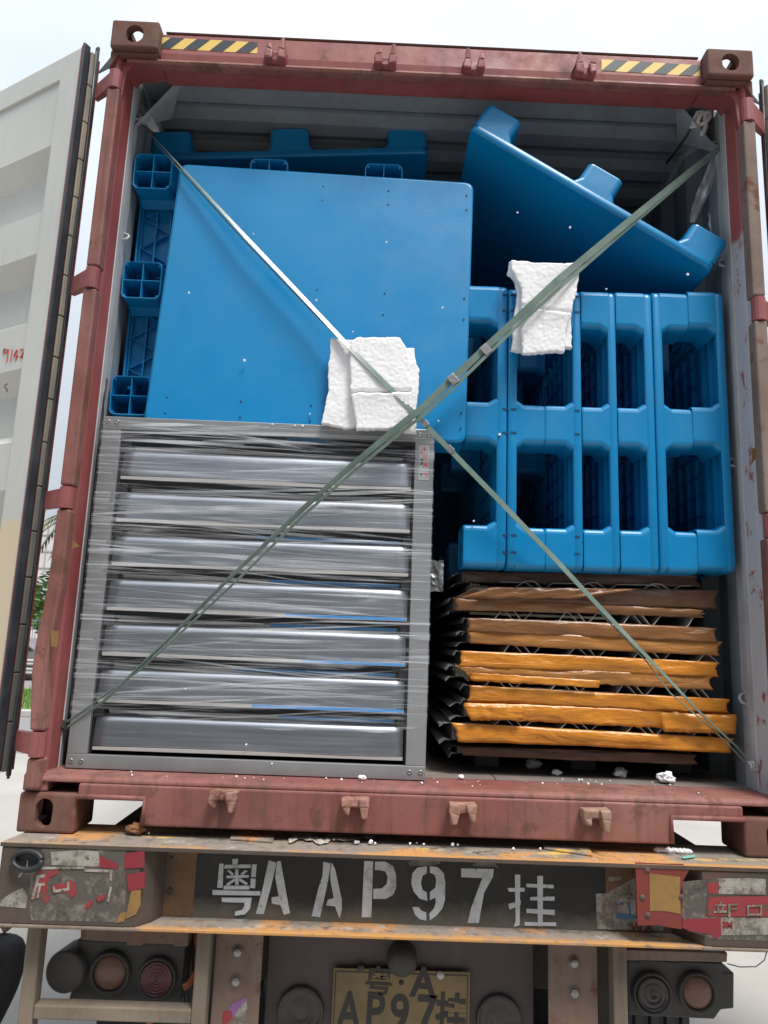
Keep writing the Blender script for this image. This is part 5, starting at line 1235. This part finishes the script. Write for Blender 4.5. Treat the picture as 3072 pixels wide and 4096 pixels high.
# stickers, left end
stick('sticker_residue', [[(345,200),(1045,185),(1040,740),(980,805),(260,790),(240,640),(260,380),(330,330)]], c1_, 'grime', .0006)
stick('sticker_residue', [[(-20,640),(100,560),(190,520),(230,600),(215,690),(-20,672)]], c1_, 'stk_white', .0012)
stick('white_sticker', [[(425,225),(660,205),(820,218),(830,345),(430,330)]], c1_, 'stk_white', .0014)
stick('red_sticker', [[(830,250),(905,290),(985,330),(975,365),(825,350)],[(1035,240),(1200,205),(1200,350),(1035,360)],[(1052,412),(1205,385),(1200,520),(1065,550)]], c1_, 'stk_red2', .0018)
stick('red_sticker', [[(340,370),(490,372),(480,405),(420,430),(395,480),(390,560),(420,620),(375,655),(350,600),(270,620),(300,420)],[(585,450),(625,480),(635,560),(600,610),(570,560)],[(430,500),(560,480),(560,560),(440,560)],[(705,680),(745,620),(775,635),(740,690)],[(800,600),(870,565),(870,610),(820,640)]], c1_, 'stk_red', .0020)
stick('printed_character', [[(305,415),(375,405),(380,430),(330,438),(318,480),(375,478),(375,500),(345,502),(322,606),(308,600),(325,505),(310,505),(285,610),(262,615),(300,470)],[(440,505),(455,500),(462,535),(560,520),(562,470),(580,470),(578,540),(450,560)]], c1_, 'stk_white', .0030)
stick('sticker_border', [[(700,365),(935,370),(930,460),(912,460),(912,392),(700,385)],[(915,510),(930,520),(905,640),(890,630)],[(345,348),(700,345),(700,362),(345,366)]], c1_, 'stk_white', .0024)
stick('orange_primer_patch', [[(1090,545),(1170,535),(1165,660),(1130,740),(1040,780),(1060,690)],[(1000,730),(1050,720),(1030,800),(960,812)]], c1_, 'refl_amber', .0012, y=-.0990)
# right end
stick('sticker_residue', [[(230,570),(330,560),(560,430),(560,760),(400,870),(240,860)],[(330,430),(430,425),(440,455),(340,470)]], c4, 'stk_white', .0008, y=-.0075)
stick('white_sticker', [[(325,780),(560,775),(790,840),(785,880),(330,865)]], c4, 'stk_white', .0016, y=-.0075)
stick('blue_print', [[(400,735),(555,745),(555,778),(400,775)],[(490,640),(515,640),(520,735),(508,738)],[(432,640),(462,640),(462,662),(432,662)]], c4, 'stk_blue', .0022, y=-.0075)
stick('red_print', [[(515,805),(530,800),(545,860),(560,800),(575,805),(552,872),(535,872)],[(568,805),(585,805),(585,868),(575,868)]], c4, 'stk_red2', .0026, y=-.0075)
pA = at(*c4(638, 852), y=-.0106); fake_text('Y.A', .030, M['stk_red2'], 'red_print', T, FACE(pA, math.radians(2)), .0012, .0004)
stick('sticker_residue', [[(950,470),(1240,440),(1640,445),(1640,580),(1150,580),(1130,760),(1660,770),(1660,960),(1230,950),(1000,880),(945,760)]], c4, 'grime', .0006)
stick('red_sticker', [[(1170,600),(1660,590),(1660,760),(1155,755),(1160,650)],[(1150,480),(1245,475),(1240,570),(1160,560)]], c4, 'stk_red', .0014)
stick('red_sticker', [[(950,780),(1265,768),(1270,912),(1215,945),(1190,905),(1010,880),(945,850)]], c4, 'stk_red2', .0018)
stick('white_sticker', [[(1265,768),(1665,770),(1665,910),(1270,912)],[(1248,445),(1500,440),(1640,450),(1640,578),(1250,570)]], c4, 'stk_white', .0014)
p3 = at(*c4(1323, 832), y=-.1012); fake_text('3M', .024, M['stk_red2'], 'printed_letters', T, FACE(p3), .0012, .0004)
stick('printed_character', [[(1258,632),(1272,632),(1272,660),(1258,660)],[(1212,660),(1305,655),(1305,668),(1212,672)],[(1232,675),(1245,675),(1250,708),(1238,708)],[(1280,672),(1293,672),(1278,710),(1268,708)],[(1205,712),(1312,708),(1312,722),(1205,726)],
                             [(1325,655),(1400,650),(1400,662),(1342,666),(1342,760),(1325,760)],[(1350,690),(1400,688),(1400,698),(1350,700)],[(1480,665),(1605,660),(1605,672),(1495,676),(1495,750),(1480,750)],[(1590,672),(1604,672),(1600,750),(1588,750)],[(1497,735),(1588,733),(1588,745),(1497,747)]], c4, 'stk_white', .0030, step=.0002)
# bent reflector plate on the right of the web
qp = [(555,308),(760,318),(950,322),(1005,362),(955,450),(930,560),(942,700),(940,860),(860,850),(740,825),(575,830)]
rf = stick('reflector_plate', [qp], c4, 'refl_red', .004, y=-.095)
stick('amber_field', [[(675,400),(930,432),(925,540),(935,740),(820,715),(678,712)]], c4, 'refl_amber', .0010, y=-.0992, parent=rf)
for a_, b_ in ((658,375), (618,603), (662,750), (940,600)):
    lathe('rivet', at(*c4(a_, b_), y=-.0995), (0,-1,0), [(.009,0),(.008,.002),(0,.003)], M['beam'], rf, 12)
# rope ring at left
rp_ = [at(*c1_(225+118*math.cos(t), 290+72*math.sin(t)+ (10 if math.sin(t) > 0 else 0)), y=-.112-.008*math.sin(t)) for t in [2*math.pi*k/28 for k in range(29)]]
tube('lashing_ring', rp_, [.0085]*29, M['black'], T, 8)
stick('ring_hole', [[(225+90*math.cos(t), 288+52*math.sin(t)) for t in [2*math.pi*k/20 for k in range(20)]]], c1_, 'black', .0014)
bm = bmesh.new()
for st in ([(225,295),(228,345),(215,400)], [(224,330),(195,380),(155,435)], [(222,340),(235,385),(228,400)]): add_tube(bm, [at(*c1_(a_, b_), y=-.118) for a_, b_ in st], .0012, 5)
link('thin_wire', bm_mesh(bm), M['seal'], T)
# bolt on the web and pits
for a_, b_ in ((1410, 545), (1425, 270)): lathe('web_bolt', at(*c1_(a_, b_), y=-.0075), (0,-1,0), [(.011 if b_ > 300 else .005,0),(.010 if b_ > 300 else .004,.005),(0,.006)], M['beam'], T, 8)

# guard tubes
box('guard_tube', (-1.135, -.03, -.62), (-1.092, .02, -.2325), M['tube'], T, .004)
box('guard_tube', (-.632, -.03, -.62), (-.590, .02, -.2325), M['tube'], T, .004)
q0, q1 = at(135, 4030, y=-.03), at(770, 4055, y=-.03)
box('guard_tube', (-1.0915, -.029, -.502), (-.6325, .019, -.464), M['tube'], T, .004)
box('guard_tube', (.612, -.03, -.62), (.654, .02, -.2325), M['tube'], T, .004)
# uprights with bolts
for x0, x1, bl in ((-.582, -.44, [(952,3805),(945,3922)]), (.428, .577, [(2294,3848),(2296,3968)])):
    box('upright_plate', (x0, .012, -.75), (x1, .022, -.2325), M['rail'], T, .002)
    for a_, b_ in bl:
        c = at(a_, b_, y=.012); lathe('bolt_washer', c, (0,-1,0), [(.019,0),(.018,.003),(0,.003)], M['rail'], T, 18); lathe('bolt_head', c+Vector((0,-.003,0)), (0,-1,0), [(.0135,0),(.0135,.009),(.011,.011),(0,.011)], M['bolt'], T, 6)
box('mud_strip', (.580, .05, -.75), (.640, .058, -.2325), M['under'], T, .002)
box('back_plate', (-.432, .10, -.85), (.402, .108, -.2325), M['plate_back'], T, .003)
# round lamps on the back plate
for px, py, r in ((1203, 3990+50, .072), (1993, 4070, .070)):
    c = at(px, py, y=.10); lathe('round_lamp', c, (0,-1,0), [(r,0),(r,.012),(r*.93,.020),(r*.86,.014),(r*.80,.010),(r*.6,.016),(r*.57,.012),(r*.38,.018),(r*.35,.014),(r*.16,.019),(0,.019)], M['lens_d'], T, 40)
lathe('plate_lamp', at(1608, 3825, y=.10), (0,-1,-.25), [(.048,-.02),(.046,.03),(.036,.046),(.015,.052),(0,.053)], M['lampbox'], T, 28)
# number plate
pl0, pl1, pl2 = at(1335, 3862, y=.085), at(1880, 3895, y=.085), at(1330, 4096, y=.085)
NP = box('number_plate', (pl0.x, .082, pl0.z-.235), (pl1.x, .0845, (pl0.z+pl1.z)/2), M['plate'], T, .004)
xm = (pl0.x+pl1.x)/2; ztp = (pl0.z+pl1.z)/2
for a_ in ((pl0.x+.006, pl0.x+.009), (pl1.x-.009, pl1.x-.006)): box('plate_rim', (a_[0], .0808, pl0.z-.225), (a_[1], .0819, ztp-.008), M['ink'], NP)
box('plate_rim', (pl0.x+.0095, .0808, ztp-.011), (pl1.x-.0095, .0819, ztp-.008), M['ink'], NP)
def ntext(s, px, py, size, bold=.002, sx=1, sz=1): fake_text(s, size, M['ink'], 'plate_character', NP, FACE(at(px, py, y=.0812), math.radians(1.5), sx, sz), bold, .0005)
ntext('粤', 1515, 3932, .090, .0016, 1.0, .95); ntext('A', 1693, 3935, .118, .003, .95, 1)
lathe('plate_dot', at(1605, 3930, y=.0819), (0,-1,0), [(.008,0),(.008,.001),(0,.0012)], M['ink'], NP, 14)
ntext('A', 1395, 4052, .150, .0030, .72, 1); ntext('P', 1498, 4055, .150, .0030, .78, 1); ntext('9', 1598, 4063, .150, .0030, .82, 1); ntext('7', 1705, 4066, .150, .0030, .85, 1); ntext('挂', 1805, 4068, .105, .003, .95, 1.15)
lathe('plate_screw', at(1762, 3900, y=.0819), (0,-1,0), [(.0125,0),(.012,.004),(.006,.007),(0,.0075)], M['hem'], NP, 18)
lathe('plate_screw', at(1443, 3873, y=.0819), (0,-1,0), [(.012,0),(.011,.003),(0,.005)], M['lampbox'], NP, 18)
# lamp clusters
LB = prism('lamp_cluster', [at(*c1_(a_, b_), y=.06) for a_, b_ in ((640,950),(1540,985),(1500,1470),(1430,1510),(560,1480),(640,1200))], (0,.07,0), M['lampbox'], T, .005)
prism('lamp_bracket', [at(*c1_(a_, b_), y=.045) for a_, b_ in ((668,850),(1570,880),(1560,1010),(1090,1000),(668,950))], (0,.07,0), M['rail'], T, .003)
for a_, b_ in ((925,980), (1310,1000)): box('bracket_slot', tuple(at(*c1_(a_-125, b_+8), y=.0435)), (at(*c1_(a_+125, b_), y=.0435).x, .046, at(*c1_(a_, b_-8), y=.0435).z), M['black'], LB)
def lamp(cf, a_, b_, r, y, mat, rings, par):
    c = at(*cf(a_, b_), y=y)
    lathe('lamp_bezel', c, (0,-1,0), [(r*1.25,-.012),(r*1.22,.008),(r*1.12,.014),(r*1.03,.008),(r*1.0,.002)], M['lampbox'], par, 36)
    prof = [(r*1.0,.001)]
    if rings:
        for k in range(rings): f = 1-(k+.5)/rings; prof += [(r*(f+.085),.013+.006*(1-f)), (r*(f+.06),.013+.006*(1-f)), (r*f,.003+.006*(1-f))]
        prof.append((0,.014))
    else: prof += [(r*.85,.010),(r*.6,.014),(r*.3,.016),(0,.016)]
    prof = [(max(0, p), q) for p, q in prof]
    lathe('lamp_lens', c, (0,-1,0), prof, mat, par, 36)
lamp(c1_, 915, 1225, .050, .052, M['lens_a'], 0, LB); lamp(c1_, 1305, 1265, .048, .052, M['lens_r'], 5, LB)
cc = at(*c1_(540, 1215), y=.035)
lathe('side_lamp', cc, (-.12,-1,0), [(.058,-.09),(.060,0),(.058,.006),(.052,.008),(0,.008)], M['lampbox'], T, 36)
# orange conduits and cables
random.seed(12)
tube('orange_conduit', [at(*c1_(1625,890), y=.09), at(*c1_(1650,1020), y=.10), at(*c1_(1640,1200), y=.08), at(*c1_(1575,1310), y=.06), at(*c1_(1520,1350), y=.05)], .011, M['conduit'], T, 8)
tube('orange_conduit', [at(*c1_(1235,1480), y=.08), at(*c1_(1240,1560), y=.08), at(*c1_(1240,1700), y=.08)], .010, M['conduit'], T, 8)
for i in range(6):
    x = 1520+i*22; tube('cable', [at(*c1_(x+80-i*4, 880), y=.13), at(*c1_(x+random.uniform(0,60), 1100), y=.13), at(*c1_(x+random.uniform(-30,30), 1350), y=.12), at(*c1_(x-20, 1700), y=.12)], .0045, M['black'], T, 6)
# right lamp cluster
RB = prism('lamp_cluster', [at(*c4(a_, b_), y=.06) for a_, b_ in ((490,1125),(1290,1140),(1285,1220),(1380,1225),(1378,1525),(1270,1535),(1215,1615),(500,1580))], (0,.07,0), M['lampbox'], T, .005)
prism('lamp_bracket', [at(*c4(a_, b_), y=.045) for a_, b_ in ((485,1035),(1325,1060),(1320,1140),(485,1125))], (0,.07,0), M['rail'], T, .003)
for a_, b_ in ((715,1140), (1050,1150)): box('bracket_slot', tuple(at(*c4(a_-120, b_+8), y=.0435)), (at(*c4(a_+120, b_), y=.0435).x, .046, at(*c4(a_, b_-8), y=.0435).z), M['black'], RB)
lamp(c4, 695, 1395, .050, .052, M['lens_d'], 3, RB); lamp(c4, 1070, 1385, .048, .052, M['lens_a'], 0, RB)
for i in range(4): box('cable_bunch', tuple(at(*c4(560+i*130, 1700), y=.10)), (at(*c4(620+i*130, 1600), y=.10).x, .13, at(*c4(560+i*130, 1570), y=.10).z), M['black'], T, .003)
tube('thin_wire', [at(*c4(1322,1150), y=.05), at(*c4(1430,1178), y=.02), at(*c4(1560,1175), y=0), at(*c4(1630,1120), y=-.02), at(*c4(1652,1040), y=-.03)], .0018, M['bolt'], T, 5)
# torn sticker on the left upright
stick('torn_sticker', [[(290,1560),(330,1530),(370,1540),(365,1610),(320,1650),(290,1640)]], c2, 'stk_red', .0012, y=.012)
stick('torn_sticker', [[(370,1490),(490,1430),(495,1500),(500,1700),(360,1700),(400,1600)]], c2, 'stk_white', .0010, y=.012)
a = MT('purple_print', .5, 0, (0.17,0.07,0.20,1)); a.mix(a.noise(30), (0.25,0.12,0.28,1)); M['purple'] = a.done()
stick('torn_sticker', [[(330,1535),(370,1480),(490,1425),(490,1450),(430,1520),(375,1600),(365,1540)]], c2, 'purple', .0020, y=.012)
# chassis rails, axles and tyres
for sx in (-1, 1):
    box('main_rail', (min(sx*.40, sx*.55), .142, -.45), (max(sx*.40, sx*.55), 10.5, -.03), M['under'], T, .004)
    box('side_outrigger', (min(sx*.88, sx*1.0), .142, -.16), (max(sx*.88, sx*1.0), 10.5, -.03), M['under'], T, .004)
for y in (.9, 2.2, 3.5, 5.0, 7.0, 9.0): box('cross_beam', (-.998, y, -.20), (.998, y+.12, -.05), M['under'], T)
for y in (1.55, 2.85):
    tube('axle', [(-1.05, y, GZ+.50), (1.05, y, GZ+.50)], .07, M['under'], T, 12)
    for x in (-1.17, -.86, .62, .93):
        wh = lathe('wheel', (x, y, GZ+.50), (1,0,0), [(.18,.06),(.28,.03),(.30,0),(.46,.0),(.495,.03),(.50,.08),(.50,.16),(.495,.21),(.46,.24),(.30,.24),(.28,.21),(.18,.18)], M['tyre'], T, 40)
box('mudguard', (-1.19, .95, -.40), (-.60, 2.05, -.385), M['black'], T, .004); box('mudguard', (.60, .95, -.40), (1.19, 2.05, -.385), M['black'], T, .004)
box('mud_flap', (-1.17, .80, -1.0), (-.62, .81, -.42), M['tyre'], T, .002); box('mud_flap', (.62, .80, -1.0), (1.17, .81, -.42), M['tyre'], T, .002)

# litter on the beam
lump('rust_lump', 'orange brown lump of rust on the beam left of the lock pad', 'rust lump', 540, 3338, .019, M['lump'], z=0, sx=1.5, sz=.75)
vs, fs = [], []
cl = [(1155,3362),(1200,3340),(1250,3352),(1290,3364),(1330,3345),(1380,3352),(1440,3340),(1505,3342)]
n = 24
for i in range(n+1):
    f = i/n*(len(cl)-1); k = min(int(f), len(cl)-2); a_, b_ = cl[k]; c_, d_ = cl[k+1]; px, py = lerp(a_, c_, f-k), lerp(b_, d_, f-k); wd = 8+7*abs(math.sin(i*.9))
    for j in range(4):
        p = at(px, py+(j-1.5)*wd*.75, z=.004); p.z = .003+.012*abs(noise.noise(Vector((i*.55, j*.8, 2)))); vs.append(p)
for i in range(n):
    for j in range(3): a_ = i*4+j; fs.append((a_, a_+1, a_+5, a_+4))
o = link('crumpled_paper', mesh(vs, fs), M['paper']); s_ = o.modifiers.new('s', 'SOLIDIFY'); s_.thickness = .001; tag(o, 'crumpled strip of dirty paper lying on the beam below the sill', 'paper scrap')
bm = bmesh.new()
for i in range(16):
    f = i/15; blob(bm, at(lerp(2622, 2758, f), lerp(3398, 3406, f), z=.006), .006+.003*abs(math.sin(i*1.3)), .4, 2)
tag(link('foam_strip', bm_mesh(bm), M['foam'], smooth=True), 'thin white foam strip lying on the beam under the right cut-out', 'foam piece')
P_ = [at(a_, b_, z=.003) for a_, b_ in ((2728,3430),(2760,3424),(2782,3423),(2780,3430),(2732,3436))]
tag(prism('green_plastic_chip', P_, (0,0,.003), M['green_bit'], bevel=.0008), 'small turquoise and white plastic chip on the beam', 'plastic chip')

# =================================================================== PERSON (crouching, left edge)
PR_ = thing('person', 'person in dark trousers and red top crouching beside the trailer, cut by the left edge', 'person', (-1.75, .75, GZ))
def skin_body(name, joints, bones, radii, mat, parent, lev=2):
    me = bpy.data.meshes.new(name); me.from_pydata([tuple(j) for j in joints], bones, []); o = bpy.data.objects.new(name, me); col.objects.link(o)
    m_ = o.modifiers.new('skin', 'SKIN'); sv = me.skin_vertices[0].data if me.skin_vertices else None
    if sv is None: me.attributes.new; bpy.context.view_layer.update()
    for i, r in enumerate(radii): me.skin_vertices[0].data[i].radius = r if isinstance(r, tuple) else (r, r)
    me.skin_vertices[0].data[0].use_root = True
    s_ = o.modifiers.new('sub', 'SUBSURF'); s_.levels = s_.render_levels = lev
    dg = bpy.context.evaluated_depsgraph_get(); m2 = bpy.data.meshes.new_from_object(o.evaluated_get(dg)); bpy.data.objects.remove(o)
    m2.materials.clear()
    return link(name, m2, mat, parent, smooth=True)
px_, py_ = -2.02, .80
hip = Vector((px_, py_, GZ+.30))
J = [hip, hip+Vector((.03,0,.22)), hip+Vector((.10,0,.42)), hip+Vector((.13,-.005,.52)), hip+Vector((.16,-.01,.60)), hip+Vector((.19,-.01,.70)),
     hip+Vector((.08,-.17,.42)), hip+Vector((.14,-.26,.20)), hip+Vector((.24,-.19,.26)), hip+Vector((.08,.17,.42)), hip+Vector((.14,.26,.20)), hip+Vector((.24,.20,.26)),
     hip+Vector((.02,-.10,0)), hip+Vector((.44,-.15,.16)), hip+Vector((.34,-.14,-.22)), hip+Vector((.44,-.15,-.27)), hip+Vector((.02,.10,0)), hip+Vector((.42,.17,.14)), hip+Vector((.32,.15,-.22)), hip+Vector((.42,.16,-.27))]
Bn = [(0,1),(1,2),(2,3),(3,4),(4,5),(2,6),(6,7),(7,8),(2,9),(9,10),(10,11),(0,12),(12,13),(13,14),(14,15),(0,16),(16,17),(17,18),(18,19)]
Rd = [(.13,.12),(.12,.13),(.12,.14),.05,.065,.085,.055,.043,.032,.055,.043,.032,.10,.075,.05,.04,.10,.075,.05,.04]
def add_skin_layer(name, joints, bones, radii, mat, parent):
    me = bpy.data.meshes.new(name); bm = bmesh.new(); lay = bm.verts.layers.skin.verify(); V = [bm.verts.new(j) for j in joints]
    for a_, b_ in bones: bm.edges.new((V[a_], V[b_]))
    for v, r in zip(V, radii): v[lay].radius = r if isinstance(r, tuple) else (r, r)
    V[0][lay].use_root = True; bm.to_mesh(me); bm.free(); o = bpy.data.objects.new(name, me); col.objects.link(o)
    o.modifiers.new('skin', 'SKIN'); s_ = o.modifiers.new('sub', 'SUBSURF'); s_.levels = s_.render_levels = 2
    dg = bpy.context.evaluated_depsgraph_get(); m2 = bpy.data.meshes.new_from_object(o.evaluated_get(dg)); bpy.data.objects.remove(o); m2.materials.clear()
    return link(name, m2, mat, parent, smooth=True)
add_skin_layer('body', J, Bn, Rd, M['skin'], PR_)
leg = lambda s0: [J[0]] + [J[s0], J[s0+1], J[s0+2]+Vector((0,0,.02))]
for s0 in (12, 16):
    pts = [J[0], J[s0], (J[s0]+J[s0+1])/2+Vector((0,0,.01)), J[s0+1], (J[s0+1]+J[s0+2])/2, J[s0+2]+Vector((0,0,.03))]
    o = add_skin_layer('trouser_leg', pts, [(i, i+1) for i in range(5)], [(.14,.13),.115,.105,.092,.078,.066], M['trousers'], PR_)
add_skin_layer('shirt', [J[0]+Vector((0,0,.02)), J[1], J[2], J[6], J[7], J[8]-Vector((.06,0,0)), J[9], J[10], J[11]-Vector((.06,0,0))], [(0,1),(1,2),(2,3),(3,4),(4,5),(2,6),(6,7),(7,8)], [(.15,.14),(.14,.15),(.13,.155),.075,.06,.05,.075,.06,.05], M['shirt'], PR_)
for s0 in (15, 19):
    c = J[s0]; add_skin_layer('shoe', [c+Vector((-.13,0,.0)), c+Vector((-.02,0,.0)), c+Vector((.12,0,-.005))], [(0,1),(1,2)], [(.045,.04),(.048,.038),(.04,.026)], M['black'], PR_)
for s0, sg in ((8, -1), (11, 1)):
    c = J[s0]; base = c+Vector((.05,0,-.01))
    jn = [c, base]; bn = [(0,1)]; rd = [.03,(.036,.018)]
    for k in range(4):
        f = Vector((.05,(k-1.5)*.020,-.01)); i0 = len(jn); jn += [base+f*.9, base+f+Vector((.028,0,-.018)), base+f+Vector((.038,0,-.042))]; bn += [(1,i0),(i0,i0+1),(i0+1,i0+2)]; rd += [.010,.009,.008]
    i0 = len(jn); jn += [base+Vector((.012,-sg*.045,-.01)), base+Vector((.04,-sg*.055,-.03))]; bn += [(1,i0),(i0,i0+1)]; rd += [.011,.009]
    add_skin_layer('hand', jn, bn, rd, M['skin'], PR_)
hc = J[5]
bm = bmesh.new(); bmesh.ops.create_uvsphere(bm, u_segments=24, v_segments=16, radius=.105, matrix=Matrix.Translation(hc+Vector((-.012,0,.03)))@Matrix.Diagonal((1.05,.86,1.08,1)))
link('hair', bm_mesh(bm), M['hair'], PR_, smooth=True)
for sg in (-1, 1):
    bm = bmesh.new(); bmesh.ops.create_uvsphere(bm, u_segments=10, v_segments=8, radius=.011, matrix=Matrix.Translation(hc+Vector((.082,sg*.03,.01)))); link('eye', bm_mesh(bm), M['hair'], PR_, smooth=True)
    bm = bmesh.new(); bmesh.ops.create_uvsphere(bm, u_segments=10, v_segments=8, radius=.024, matrix=Matrix.Translation(hc+Vector((0,sg*.088,0)))@Matrix.Diagonal((.7,.4,1.2,1))); link('ear', bm_mesh(bm), M['skin'], PR_, smooth=True)
bm = bmesh.new(); bmesh.ops.create_uvsphere(bm, u_segments=10, v_segments=8, radius=.016, matrix=Matrix.Translation(hc+Vector((.098,0,-.012)))@Matrix.Diagonal((1.2,.8,1.3,1))); link('nose', bm_mesh(bm), M['skin'], PR_, smooth=True)
bm = bmesh.new(); bmesh.ops.create_uvsphere(bm, u_segments=10, v_segments=8, radius=.018, matrix=Matrix.Translation(hc+Vector((.080,0,-.048)))@Matrix.Diagonal((.6,1.2,.35,1))); link('mouth', bm_mesh(bm), M['shirt'], PR_, smooth=True)
